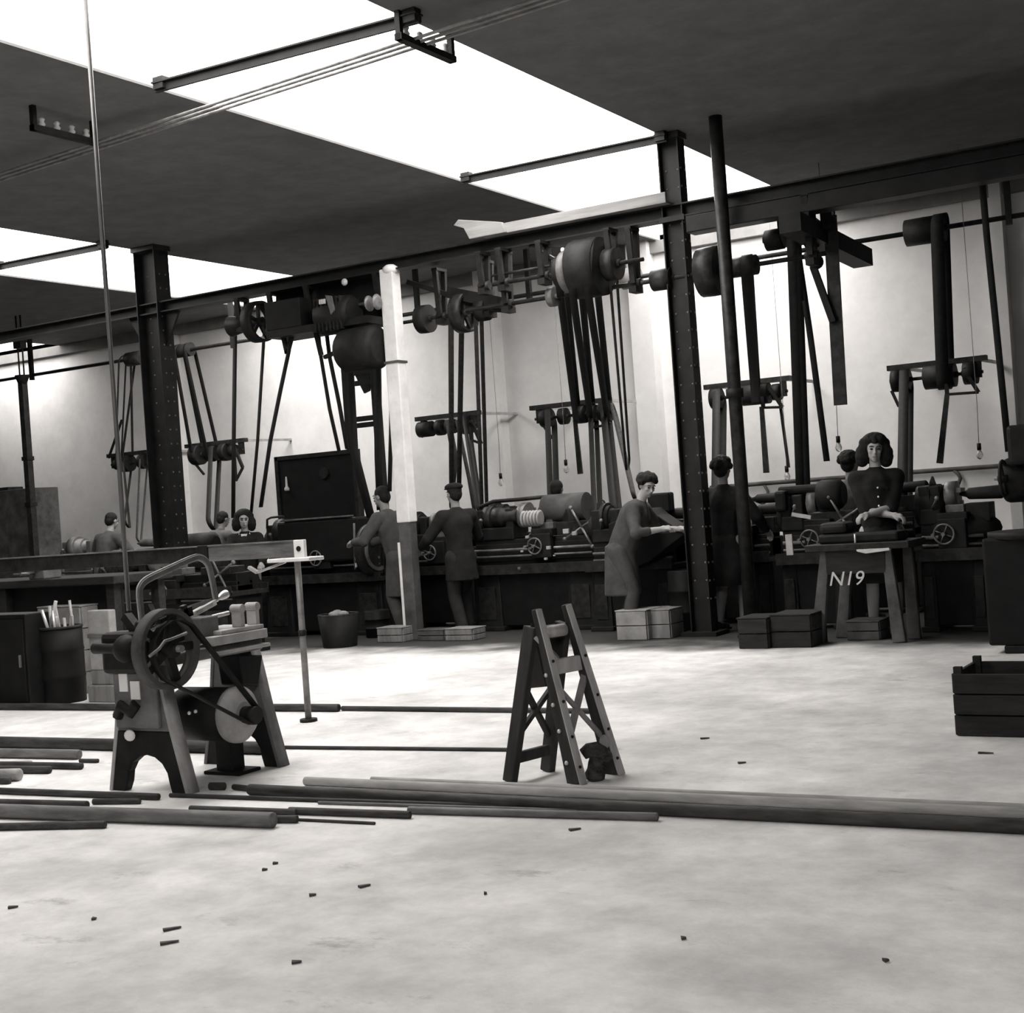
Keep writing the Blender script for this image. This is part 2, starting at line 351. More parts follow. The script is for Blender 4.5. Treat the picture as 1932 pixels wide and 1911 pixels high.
def tie2(xa, xb, Y, z, label):
    t = thing('tie_bar', ((xa + xb) / 2, Y, z), label, 'tie bar')
    b = MB(); b.box2((xa, Y - .012, z - .035), (xb, Y + .012, z + .035)); b.box2((xa, Y - .05, z + .023), (xb, Y + .05, z + .035)); b.build('angle_iron', M['beam'], t, world=True)
    for k in (xa + .05, xb - .05):
        b = MB(); b.box2((k - .05, Y - .04, z - .02), (k + .05, Y + .04, CEIL + .05)); b.build('end_cleat', M['beam'], t, world=True)
skew_tie((322, 157), (768, 38), 'dark angle-iron tie crossing the big skylight at the top of the view')
skew_tie((895, 334), (1240, 262), 'dark angle-iron tie crossing the big skylight beside the column head')
skew_tie((8, 500), (190, 464), 'dark angle-iron tie crossing the small skylight at far left')

# three parallel conduits under the ceiling and their hangers
zc = CEIL - .16
CY = at(420, 207, Z=zc).y
cq0 = at(0, 332, Z=zc); cq1 = at(800, 74, Z=zc); cqd = (cq1 - cq0) / (cq1.x - cq0.x)
for k, dy in enumerate((-.075, 0, .075)):
    b = MB(); b.tube(cq0 + cqd * (-19 - cq0.x) + Y_ * dy, cq0 + cqd * (3 - cq0.x) + Y_ * dy, .012, 10)
    tag(b.build('conduit_run', M['pipe']), ('nearest', 'middle', 'farthest')[k] + ' of three thin conduits running side by side under the ceiling', 'conduit', 'three ceiling conduits')
def ceiling_hanger(x, y0, y1, label, ticks=4):
    t = thing('conduit_rack', (x, y0, CEIL - .2), label, 'bracket')
    b = MB(); b.box2((x - .03, y0, CEIL - .20), (x + .03, y1, CEIL - .155)); b.build('rail', M['iron'], t, world=True)
    b = MB(); b.box2((x - .02, y0, CEIL - .2), (x + .02, y0 + .04, CEIL)); b.build('drop_strap', M['iron'], t, world=True)
    b = MB(); b.box2((x - .02, y1 - .04, CEIL - .2), (x + .02, y1, CEIL)); b.build('drop_strap', M['iron'], t, world=True)
    for i in range(ticks):
        yy = y0 + .1 + (y1 - y0 - .2) * i / max(1, ticks - 1)
        b = MB(); b.lathe((x, yy, CEIL - .155), Z_, [(0, .02), (.02, .03), (.04, .018), (.06, .028), (.075, .01)], 8); b.build('insulator', M['ceramic'], t, world=True)
ceiling_hanger(SK[1] + .04, at(765, 38, Z=CEIL - .2).y + .25, CY + .2, 'dark insulator rack at the right edge of the big skylight near the top')
ceiling_hanger(at(150, 265, Z=CEIL - .2).x, at(60, 222, Z=CEIL - .2).y + .2, at(165, 268, Z=CEIL - .2).y + .1, 'dark insulator rack under the ceiling at upper left')
# ------------------------------------------------------------------ overhead drive parts
def pulley(parent, c, r, wd, m='iron', spokes=5, name='pulley', solid=False):
    """pulley with its axis along X, centre c (world)"""
    c = Vector(c); p = MB()
    if solid:
        p.lathe(c - X_ * wd / 2, X_, [(0, r * .98), (wd * .5, r), (wd, r * .98)], 24); o = p.build(name, M[m], parent, world=True)
        q = MB(); q.lathe(c - X_ * (wd / 2 + .03), X_, [(0, r * .25), (wd + .06, r * .25)], 12); q.build('hub', M[m], o, world=True); return o
    p.lathe(c - X_ * wd / 2, X_, [(0, r * .88), (0, r), (wd * .5, r * 1.015), (wd, r), (wd, r * .88), (0, r * .88)], 28, caps=False)
    o = p.build(name, M[m], parent, world=True)
    q = MB(); q.lathe(c - X_ * (wd * .45), X_, [(0, r * .22), (wd * .9, r * .22)], 12); q.build('hub', M[m], o, world=True)
    for k in range(spokes):
        a = 2 * PI * k / spokes + .3; e = c + (Y_ * math.cos(a) + Z_ * math.sin(a)) * r * .9
        q = MB(); q.bar(c + (e - c) * .2, e, r * .16, .03, side=X_.cross(e - c)); q.build('spoke', M[m], o, world=True)
    return o
def hanger(parent, x, Y, ztop, zs):
    """J hanger from the girder to the shaft at height zs"""
    h = ztop - zs; b = MB()
    b.box2((x - .035, Y - .1, ztop - .03), (x + .035, Y + .1, ztop))
    b.bar((x, Y - .085, ztop - .02), (x, Y - .05, zs), .055, .04, side=X_); b.bar((x, Y + .085, ztop - .02), (x, Y + .05, zs), .055, .04, side=X_)
    b.box2((x - .04, Y - .08, zs - .09), (x + .04, Y + .08, zs - .03))
    o = b.build('hanger', M['iron'], parent, world=True)
    q = MB(); q.lathe((x - .06, Y, zs), X_, [(0, .045), (.12, .045)], 12); q.build('bearing', M['iron2'], o, world=True)
def loop_pts(c1, r1, c2, r2, n=7, crossed=False):
    c1, c2 = Vector(c1), Vector(c2); u = (c2 - c1).normalized(); nn = X_.cross(u).normalized(); pts = []
    for k in range(n + 1):
        a = PI / 2 + PI * k / n; pts.append(c1 + (u * math.cos(a) + nn * math.sin(a)) * r1)
    s = -1 if not crossed else 1
    for k in range(n + 1):
        a = -PI / 2 + PI * k / n
        if crossed: a = -a
        pts.append(c2 + (u * math.cos(a) + nn * math.sin(a)) * r2)
    return pts
def belt(c1, r1, c2, r2, wd, label, m='belt', crossed=False, group='drive belts'):
    c1, c2 = Vector(c1), Vector(c2)
    b = MB(); b.strip(loop_pts(c1, r1 + .006, c2, r2 + .006, crossed=crossed), X_, wd, .006, closed=True)
    return tag(b.build('drive_belt', M[m]), label, 'belt', group)
# front line shaft under the girder (two runs) -----------------------------------
SZ = CAM.z + 2.07
xa0 = at(880, 590, Y=YB).x; xa1 = at(1560, 487, Y=YB).x
ls = thing('line_shaft', ((xa0 + xa1) / 2, YB, SZ), 'bright lower line shaft with pulleys hung beneath the girder', 'line shaft')
b = MB(); b.tube((xa0, YB, SZ), (xa1, YB, SZ), .022, 12); b.build('shaft', M['iron2'], ls, world=True)
for x, r, wd, m, sol in ((1343, .235, .20, 'iron2', True), (1250, .105, .20, 'iron2', True), (1404, .095, .26, 'iron2', True), (1040, .10, .07, 'grey', True)):
    pulley(ls, (at(x, 520, Y=YB).x, YB, SZ), r, wd, m, solid=sol)
for x in (955, 1198, 1535): hanger(ls, at(x, 520, Y=YB).x, YB, 3.965, SZ)
# upper countershaft with the big drum
UZ = CAM.z + 2.27; UY = YB - .12
ua = at(930, 545, Y=UY).x; ub = at(1215, 500, Y=UY).x
us = thing('counter_shaft', ((ua + ub) / 2, UY, UZ), 'upper countershaft carrying the great black drum near the centre column', 'countershaft')
b = MB(); b.tube((ua, UY, UZ), (ub, UY, UZ), .02, 12); b.build('shaft', M['iron2'], us, world=True)
b = MB(); b.tube((ua, UY - .0, UZ + .09), (at(1040, 530, Y=UY).x, UY, UZ + .09), .014, 10); b.build('shifter_rod', M['iron2'], us, world=True)
dx = at(1110, 520, Y=UY).x
dr = pulley(us, (dx + .02, UY, UZ), .29, .30, 'iron', solid=True, name='drum')
pulley(us, (dx - .21, UY, UZ), .21, .08, 'grey', solid=True, name='bright_pulley')
pulley(us, (dx - .29, UY, UZ), .17, .07, 'iron', solid=True)
pulley(us, (dx + .27, UY, UZ), .16, .12, 'iron2', solid=True)
for x in (912, 950, 1026, 1156): hanger(us, at(x, 500, Y=UY).x, UY, 3.965, UZ)
b = MB(); b.bar(at(1016, 470, Y=UY + .1), at(1070, 500, Y=UY + .1), .07, .03); b.bar(at(1000, 462, Y=UY + .1), at(1170, 462, Y=UY + .1), .05, .03); b.build('brace', M['iron'], us, world=True)
for k in range(5):
    b = MB(); p = at(1062 + k * 11, 470 - k * 2, Y=UY + .06); b.ball(p, (.025, .025, .03), 8, 6); b.build('insulator', M['ceramic'], us, world=True)
# left overhead group: big spoked pulley, motor platform, motors
LZ = CAM.z + 2.36
lp = at(488, 605, Y=YB); lg = thing('motor_platform', (at(600, 580, Y=YB).x, YB, 3.3), 'black overhead motor platform crowded with pulleys beside the white post', 'motor platform')
b = MB(); b.tube((at(440, 600, Y=YB).x, YB, lp.z), (at(735, 600, Y=YB).x, YB, lp.z), .022, 12); b.build('shaft', M['iron2'], lg, world=True)
pulley(lg, (lp.x, YB, lp.z), .235, .15, 'iron', spokes=5)
b = MB(); b.tube((lp.x - .42, YB, lp.z), (lp.x - .1, YB, lp.z), .12, 16, .07); b.build('clutch_cone', M['iron'], lg, world=True)
pulley(lg, (at(545, 600, Y=YB).x, YB, lp.z), .19, .12, 'iron', solid=True)
for x in (458, 520, 590, 722): hanger(lg, at(x, 600, Y=YB).x, YB, 3.965, lp.z)
a0 = at(525, 560, Y=YB); a1 = at(722, 640, Y=YB)
b = MB(); b.box2((a0.x, YB - .25, 3.42), (a1.x, YB + .2, 3.50)); b.build('deck_plate', M['iron'], lg, world=True)
b = MB(); b.box2((a0.x, YB - .25, 3.5), (a0.x + .5, YB + .1, 3.82)); b.build('switch_box', M['board'], lg, world=True, bevel=.01)
k0 = at(528, 512, Y=YB + .15); k1 = at(732, 560, Y=YB + .15)
b = MB(); b.box2((k0.x, YB + .12, 3.45), (k1.x, YB + .15, 4.0)); b.build('mounting_board', M['board'], lg, world=True)
m0 = at(640, 592, Y=YB - .1)
b = MB(); b.lathe((m0.x - .25, YB - .1, m0.z), X_, [(0, .05), (0, .16), (.04, .2), (.42, .2), (.46, .16), (.46, .05)], 24); mo = b.build('motor_body', M['iron'], lg, world=True)
b = MB()
for k in range(8): b.box((m0.x - .2 + .05 * k, YB - .1, m0.z), (.012, .36, .36))
b.build('cooling_ribs', M['iron2'], mo, world=True)
m1 = at(690, 655, Y=YB - .15)
b = MB(); b.lathe((m1.x - .3, YB - .15, m1.z), X_, [(0, .06), (0, .2), (.05, .24), (.45, .24), (.5, .18), (.5, .06)], 24); b.build('motor_body', M['iron'], lg, world=True)
for x, y in ((693, 571), (708, 568)):
    p = at(x, y, Y=YB - .28); b = MB(); b.lathe(p, X_, [(0, .055), (.02, .085), (.03, .085), (.04, .05)], 16); b.build('gauge', M['steel'], lg, world=True)
p = at(618, 568, Y=YB - .3); b = MB(); b.prism([p + Vector((-.02, 0, .08)), p + Vector((.06, 0, .06)), p + Vector((.09, 0, -.1)), p + Vector((.04, 0, -.14))], (0, .02, 0)); b.build('guard_blade', M['steel'], lg, world=True)
p = at(608, 567, Y=YB - .3)
for k in range(3): b = MB(); b.box(p + Vector((.03 * k - .03, 0, 0)), (.02, .02, .05)); b.build('fuse', M['ceramic'], lg, world=True)
p = at(650, 530, Y=YB - .12); b = MB(); b.ball(p, (.04, .03, .04), 8, 6); b.build('insulator', M['ceramic'], lg, world=True)
for (x, y), (x2, y2) in (((530, 612), (542, 665)), ((556, 612), (542, 665)), ((596, 625), (606, 668)), ((640, 660), (612, 672)), ((720, 640), (737, 655))):
    b = MB(); b.bar(at(x, y, Y=YB - .1), at(x2, y2, Y=YB - .1), .045, .04); b.build('strut', M['iron'], lg, world=True)
# tall ladder frame below the platform
x0 = at(652, 690, Y=YB - .1).x; x1 = at(706, 690, Y=YB - .1).x
LFY = 13.6; x0 = at(652, 690, Y=LFY).x; x1 = at(706, 690, Y=LFY).x; ltop = at(680, 640, Y=LFY).z
lf = thing('ladder_frame', (x0, LFY, 0), 'dark ladder-like steel frame standing left of the white post', 'frame')
for xx, wd in ((x0, .09), (x1, .09)):
    b = MB(); b.box2((xx - wd / 2, LFY - .04, 0), (xx + wd / 2, LFY + .04, ltop)); b.build('upright', M['iron'], lf, world=True)
for y in (700, 720, 788, 800):
    p = at(683, y, Y=LFY); b = MB(); b.box2((x0, LFY - .02, p.z - .03), (x1, LFY + .02, p.z + .03)); b.build('rung', M['iron'], lf, world=True)
b = MB(); b.prism([at(668, 700, Y=LFY), at(698, 700, Y=LFY), at(698, 735, Y=LFY), at(688, 740, Y=LFY)], (0, .03, 0)); b.build('gusset', M['iron'], lf, world=True)
# two more pulleys right of the white post
g2 = thing('shaft_cluster', (at(870, 590, Y=YB + .3).x, YB + .3, 3.5), 'dim cluster of pulleys on a short shaft just right of the white post', 'countershaft')
gy = YB + .3; gp = at(802, 600, Y=gy); gz = gp.z
b = MB(); b.tube((at(745, 600, Y=gy).x, gy, gz), (at(950, 600, Y=gy).x, gy, gz), .02, 12); b.build('shaft', M['iron2'], g2, world=True)
pulley(g2, (gp.x, gy, gz), .155, .13, 'iron', solid=True); pulley(g2, (at(875, 590, Y=gy).x, gy, gz), .21, .14, 'iron2', spokes=5); pulley(g2, (at(912, 590, Y=gy).x, gy, gz), .12, .12, 'iron', solid=True)
for x in (835, 925): hanger(g2, at(x, 600, Y=gy).x, gy, 3.965, gz)
b = MB(); b.bar(at(770, 530, Y=gy), at(850, 555, Y=gy), .06, .05); b.bar(at(850, 550, Y=gy), at(950, 570, Y=gy), .16, .12); b.bar(at(880, 580, Y=gy), at(950, 583, Y=gy), .05, .05); b.build('bracket', M['iron'], g2, world=True)

# rear line shaft along the wall ------------------------------------------------
RY = 15.5; RZ = CAM.z + .1737 * RY * 1.005
rx0 = at(-60, 700, Y=RY).x; rx1 = at(2500, 400, Y=RY).x
rs = thing('line_shaft', ((rx0 + rx1) / 2, RY, RZ), 'long rear line shaft running the length of the back wall', 'line shaft')
b = MB(); b.tube((rx0, RY, RZ), (rx1, RY, RZ), .028, 12); b.build('shaft', M['iron2'], rs, world=True)
def rs_x(x): return at(x, 560, Y=RY).x + 0
REAR = {}
for key, x, y, r, wd, m in (('a', 346, 668, .10, .34, 'iron'), ('z', 255, 683, .11, .30, 'iron2'), ('c', 1748, 462, .15, .42, 'iron'), ('d', 1190, 520, .13, .22, 'grey')):
    c = Vector((at(x, y, Y=RY).x, RY, RZ)); REAR[key] = c; pulley(rs, c, r, wd, m, solid=True)
for x, y in ((60, 705), (440, 650), (790, 610), (1000, 575), (1575, 480), (1905, 432)):
    xx = at(x, y, Y=RY).x; b = MB(); b.box2((xx - .03, RY - .03, RZ - .08), (xx + .03, RY + .03, CEIL)); b.build('hanger', M['iron'], rs, world=True)

# wall countershaft units: board, shaft, pulleys, shifter frame ------------------
def counter(xl, yl, xr, yr, label, drums, Y=16.0, frame_x=None, stub=None, handle=None):
    a = at(xl, yl, Y=Y); c = at(xr, yr, Y=Y); z = (a.z + c.z) / 2
    t = thing('countershaft', ((a.x + c.x) / 2, Y, z), label, 'countershaft')
    b = MB(); b.box2((a.x, Y - .05, z - .03), (c.x, Y + .05, z + .03)); b.build('timber_rail', M['iron2'], t, world=True)
    for xx in (a.x + .1, c.x - .12):
        b = MB(); b.bar((xx, Y, z), (xx, YW, z + .02), .035, .035, side=X_); b.build('wall_bracket', M['lgrey'], t, world=True)
    sz = z - .15; b = MB(); b.tube((a.x + .05, Y, sz), (c.x - .05, Y, sz), .02, 10); b.build('shaft', M['iron2'], t, world=True)
    for xx in (a.x + .12, c.x - .1):
        b = MB(); b.box2((xx - .03, Y - .04, sz - .06), (xx + .03, Y + .04, z)); b.build('bearing_block', M['iron'], t, world=True)
    out = []
    for x, r, wd in drums:
        c0 = Vector((at(x, (yl + yr) / 2, Y=Y).x, Y, sz)); out.append(c0); pulley(t, c0, r, wd, 'iron', solid=True)
    if frame_x:
        f0 = at(frame_x[0], frame_x[1], Y=Y - .1); f1 = at(frame_x[2], frame_x[3], Y=Y - .1); b = MB()
        b.bar((f0.x, Y - .1, sz), f0, .04, .04, side=Y_); b.bar(f0, f1, .035, .03); b.bar((f1.x - .14, Y - .1, sz + .05), f1, .04, .04, side=Y_); b.build('shifter_fork', M['iron'], t, world=True)
    if handle:
        h0 = at(handle[0], handle[1], Y=Y - .12); h1 = at(handle[2], handle[3], Y=Y - .12); b = MB(); b.bar(h0, h1, .05, .03, side=X_, wd2=.07); b.build('shifter_handle', M['iron2'], t, world=True)
    if stub:
        s0 = at(stub[0], stub[1], Y=Y - .05); s1 = at(stub[2], stub[3], Y=Y - .05); b = MB(); b.bar(s0, s1, .03, .03); b.build('stay', M['iron'], t, world=True)
    return out
U1 = counter(205, 858, 285, 850, 'small dark countershaft on the wall left of the left column', ((238, .14, .18), (270, .12, .12), (222, .09, .1)), Y=16.2, stub=(205, 862, 230, 790))
U2 = counter(352, 838, 464, 830, 'countershaft with a bent strap frame left of the switchboard', ((372, .16, .16), (400, .12, .2), (425, .14, .12), (440, .1, .1)), Y=16.0, frame_x=(445, 905, 458, 880), stub=(362, 865, 385, 893))
U3 = counter(786, 788, 905, 777, 'countershaft on the wall between the white post and the first pilaster', ((802, .11, .22), (830, .11, .1), (880, .13, .12), (850, .1, .12)), Y=16.0, frame_x=(890, 828, 908, 835), handle=None, stub=(788, 815, 798, 822))
U4 = counter(1002, 768, 1152, 752, 'countershaft above the middle lathe with many belts hanging from it', ((1030, .12, .14), (1062, .11, .1), (1095, .12, .14), (1118, .11, .1), (1142, .13, .14)), Y=16.0, frame_x=(1117, 805, 1150, 798), handle=(1085, 790, 1095, 892), stub=(1018, 790, 1042, 825))
U5 = counter(1330, 728, 1492, 712, 'countershaft directly right of the riveted centre column', ((1350, .13, .12), (1425, .13, .34), (1465, .1, .1)), Y=16.0, frame_x=(1440, 767, 1476, 766), handle=(1437, 765, 1446, 890), stub=(1470, 745, 1488, 880))
U6 = counter(1675, 692, 1862, 674, 'countershaft at far right under the wide black drum', ((1690, .13, .1), (1708, .12, .08), (1772, .14, .34), (1830, .13, .14)), Y=16.0, frame_x=(1787, 742, 1846, 738), handle=(1787, 742, 1773, 872), stub=(1682, 735, 1696, 765))
# belts: rear shaft to wall units
def rear_top(x, y): c = at(x, y, Y=RY); return Vector((c.x, RY, RZ))
belt(rear_top(338, 670), .10, U2[0], .13, .07, 'belt from the left end of the black drum down to the strap-framed countershaft', group='belts on the rear line shaft')
belt(rear_top(358, 668), .10, U2[1], .12, .07, 'belt from the middle of the small black drum to the strap-framed countershaft', group='belts on the rear line shaft')
belt(rear_top(232, 690), .08, U1[2] , .06, .035, 'thin belt just right of the hanging conduit at left', m='belt2', group='belts on the rear line shaft')
belt(rear_top(252, 684), .05, U1[0], .14, .05, 'crossed belt beside the left column', m='belt2', crossed=True, group='belts on the rear line shaft')
belt(REAR['c'] + Vector((.16, 0, 0)), .15, U6[2] + Vector((.06, 0, 0)), .15, .14, 'wide black belt at far right between the drum and its countershaft', group='belts on the rear line shaft')
# belts from the girder shafts to the wall units (middle)
D = Vector((dx, UY, UZ))
belt(D + X_ * -.30, .17, U4[2] + X_ * -.06, .11, .085, 'leftmost wide belt falling from the great drum', group='belts from the great drum')
belt(D + X_ * -.14, .29, U4[3] + X_ * -.02, .12, .085, 'second belt from the left under the great drum', group='belts from the great drum')
belt(D + X_ * .03, .29, U4[4] + X_ * .04, .13, .085, 'rightmost heavy belt slanting down from the great drum', group='belts from the great drum')
belt(D + X_ * .27, .12, (at(1185, 880, Y=14.4).x, 14.4, 1.75), .07, .03, 'slim belt sloping down right of the great drum', m='belt2', group='belts from the great drum')
belt(Vector((at(1404, 510, Y=YB).x, YB, SZ)) + X_ * .03, .095, U5[1], .11, .11, 'twin belt slanting from the small shaft pulley to its countershaft', group='belts from the front line shaft')
belt((at(862, 600, Y=gy).x, gy, gz), .16, (at(858, 925, Y=14.3).x, 14.3, 1.5), .12, .07, 'crossing grey belt hanging over the man in the cap', m='belt2', group='belts from the pulley cluster')
belt((at(905, 620, Y=gy).x, gy, gz), .07, (at(915, 980, Y=14.0).x, 14.0, 1.25), .06, .05, 'narrow belt beside the first wall pilaster', m='belt2', group='belts from the pulley cluster')
# belts from wall units down to the machines
def down(c, r, x, y, Y, r2, wd, label, m='belt', crossed=False): belt(c, r, at(x, y, Y=Y), r2, wd, label, m=m, crossed=crossed, group='belts down to the machines')
down(U2[1] + X_ * .05, .12, 400, 985, 14.8, .10, .09, 'pair of belt runs dropping from the strap-framed countershaft')
down(U1[0], .13, 240, 985, 14.9, .07, .05, 'slack belt left of the left column', crossed=True)
down(U1[1], .10, 262, 1015, 14.9, .05, .04, 'tight belt next to the left column', m='belt2')
down(U3[2], .12, 905, 960, 14.2, .07, .06, 'belt dropping beside the pilaster behind the man in the cap')
down(U4[0] + X_ * .06, .12, 1045, 960, 14.6, .10, .085, 'paired belt runs above the head behind the middle lathe')
down(U4[3], .11, 1128, 985, 14.3, .10, .07, 'belt left of the bending worker')
down(U4[4], .12, 1163, 965, 14.3, .12, .09, 'dark belt ending at the shoulder of the bending worker')
down(U4[4] + X_ * .12, .10, 1195, 930, 14.5, .05, .05, 'outer slanting belt behind the bending worker', m='belt2')
down(U5[0] + X_ * .04, .12, 1355, 1000, 14.4, .10, .10, 'belt close beside the right edge of the riveted centre column')
down(U6[1], .12, 1707, 960, 14.2, .11, .11, 'straight black belt behind the woman at right')
bp = at(1498, 446, Y=12.4)
# timber carrying the right-hand drive
q0 = at(1450, 425, Z=CAM.z + 2.45); q1 = at(1640, 492, Z=CAM.z + 2.2)
jx = q0.x
jg = thing('drive_timber', (jx, YB, 3.7), 'heavy dark timber and pulley gear under the girder at upper right', 'drive bracket')
q0 = at(1490, 418, X=-4.05); q1 = at(1628, 486, X=-4.05)
b = MB(); b.bar(q0, q1, .2, .17, side=X_); b.build('timber', M['iron'], jg, world=True)
for x, y, r, wd in ((1462, 450, .10, .16), (1500, 430, .16, .2), (1530, 440, .13, .1)):
    pulley(jg, at(x, y, Y=12.5), r, wd, 'iron', solid=True)
b = MB(); b.bar(at(1440, 452, Y=12.5), at(1545, 436, Y=12.5), .05, .05); b.build('shaft', M['iron2'], jg, world=True)
for x in (1478, 1530, 1560): b = MB(); p = at(x, 430, Y=12.5); b.box2((p.x - .04, 12.45, p.z), (p.x + .04, 12.55, 4.0)); b.bar((p.x, 12.5, 4.0), (p.x, YB, 4.02), .1, .04, side=X_); b.build('hanger', M['iron'], jg, world=True)
b = MB(); b.path([at(1490, 412, Y=12.6), at(1510, 408, Y=12.6), at(1530, 410, Y=12.6), at(1548, 424, Y=12.6)], .035, 8); b.build('white_sleeve', M['cloth'], jg, world=True)
b = MB(); b.bar(at(1566, 405, Y=12.6), at(1586, 762, Y=12.6), .12, .03, side=X_); b.build('hanging_plank', M['iron2'], jg, world=True)
b = MB(); b.bar(at(1534, 500, Y=12.55), at(1572, 605, Y=12.55), .06, .05, side=X_); b.ball(at(1540, 492, Y=12.55), .07); b.build('lever_arm', M['iron'], jg, world=True)
belt(at(1498, 446, Y=12.45), .08, at(1516, 935, Y=13.1), .09, .085, 'tall twin belt falling straight past the small lathe headstock', group='belts down to the machines')
b = MB(); b.strip([at(1503, 455, Y=12.7), at(1530, 640, Y=12.7), at(1560, 868, Y=12.7)], X_, .055, .02)
tag(b.build('shifter_pole', M['belt']), 'loose dark pole hanging slantwise left of the hanging plank', 'pole')
# poles and loose belts at left
for pts, wd, lb in (((( 444, 600), (441, 830), (440, 975)), .055, 'thick dark belt strand dropping left of the woman'), (((500, 600), (486, 830), (474, 965)), .04, 'thin dark belt strand dropping right above the woman'),
                    (((548, 600), (545, 660), (528, 740), (510, 830), (492, 955)), .055, 'curving dark strap hanging from the overhead motor platform'),
                    (((600, 620), (605, 668), (622, 770), (640, 850)), .045, 'left thin strap running down behind the switchboard'), (((616, 625), (622, 672), (640, 760), (655, 845)), .05, 'right thin strap running down behind the switchboard'),
                    (((738, 600), (738, 655), (738, 800), (735, 925)), .05, 'grey strap hanging behind the white post')):
    b = MB(); b.strip([at(x, y, Y=12.42) for x, y in pts], X_, wd, .012); tag(b.build('hanging_strap', M['belt']), lb, 'belt')
b = MB(); b.strip([at(655, 600, Y=12.5), at(660, 700, Y=12.5), at(668, 850, Y=12.5), at(700, 975, Y=12.5)], X_, .11, .015); tag(b.build('hanging_strap', M['belt']), 'broad black strap bending beside the switchboard', 'belt')
b = MB(); b.strip([at(708, 600, Y=12.6), at(712, 690, Y=12.6), at(714, 860, Y=12.6), at(718, 960, Y=12.6)], X_, .1, .015); tag(b.build('hanging_strap', M['belt']), 'broad black strap hanging between switchboard and white post', 'belt')
b = MB(); b.strip([at(790, 730, Y=13.2), at(800, 790, Y=13.2)], X_, .05, .012); b.strip([at(1852, 330, Y=12.35), at(1862, 445, Y=12.6), at(1880, 620, Y=12.6), at(1903, 850, Y=12.6)], X_, .055, .02)
b.v = b.v[8:]; b.f = [tuple(i - 8 for i in f) for f in b.f[6:]]; b.s = b.s[6:]
tag(b.build('hanging_strap', M['belt']), 'single thin strap hanging at the far right edge', 'belt')
b = MB(); b.strip([at(845, 790, Y=14.2), at(858, 860, Y=14.2), at(852, 925, Y=14.2)], X_, .09, .012); tag(b.build('hanging_strap', M['belt2']), 'broad grey strap hanging directly above the cap', 'belt')
b = MB(); b.strip([at(862, 790, Y=14.1), at(885, 900, Y=14.1), at(900, 990, Y=14.1)], X_, .05, .012); tag(b.build('hanging_strap', M['belt2']), 'slanting thin strap right of the man in the cap', 'belt')
# hanging bulbs
for x, y, Y, lb in ((1582, 838, 14.5, 'hanging bulb below the hanging plank'), (1485, 893, 15.5, 'hanging bulb left of the tall twin belt'), (1848, 852, 15.0, 'hanging bulb at far right beside the thin strap'), (1068, 880, 15.4, 'hanging bulb beside the paired belts above the middle lathe'), (945, 905, 15.5, 'hanging bulb over the middle lathe by the pilaster')):
    p = at(x, y, Y=Y); t = thing('pendant_bulb', p, lb, 'lamp', group='pendant bulbs')
    b = MB(); b.path([(0, 0, .09), (.01, 0, .5), (0, 0, CEIL - p.z)], .0035, 6); b.build('flex', M['steel'], t)
    b = MB(); b.tube((0, 0, .03), (0, 0, .1), .022, 10); b.build('socket', M['iron'], t)
    b = MB(); b.lathe((0, 0, -.07), Z_, [(0, .005), (.015, .028), (.045, .038), (.075, .028), (.1, .015)], 12); b.build('glass_bulb', M['bulb'], t)
# hanging conduit to the saw
c0 = at(243, 1150, Y=5.3); ctop = Vector((at(165, 5, Y=5.3).x, 5.3, CEIL))
cc = thing('drop_conduit', (c0.x, 5.3, c0.z), 'thin steel conduit dropping from the ceiling to the hacksaw', 'conduit')
b = MB(); b.path([c0, c0 + Vector((.005, 0, .8)), c0 + Vector((0, 0, 2)), (c0.x, 5.3, CEIL)], .0125, 10); b.build('pipe', M['conduit'], cc, world=True)
b = MB(); b.tube((c0.x, 5.3, CEIL - .03), (c0.x, 5.3, CEIL), .05, 12); b.build('ceiling_box', M['iron'], cc, world=True)
# wall pipes with U bends
def wallpipe(pts, r, label, Y=YW - .06):
    b = MB(); b.path([at(x, y, Y=Y) for x, y in pts], r, 8); tag(b.build('wall_pipe', M['soot']), label, 'pipe')
wallpipe([(1340, 918), (1440, 910), (1600, 898), (1700, 890), (1800, 883), (1900, 876), (2400, 836)], .028, 'long grey service pipe running along the back wall at head height')
wallpipe([(1800, 885), (1808, 892), (1812, 900), (1808, 912), (1795, 918), (1770, 920)], .024, 'hooked grey pipe end on the wall at far right')
wallpipe([(1441, 911), (1449, 925), (1448, 942), (1440, 948), (1425, 942), (1410, 935)], .02, 'hooked grey pipe end on the wall right of the pipe column')
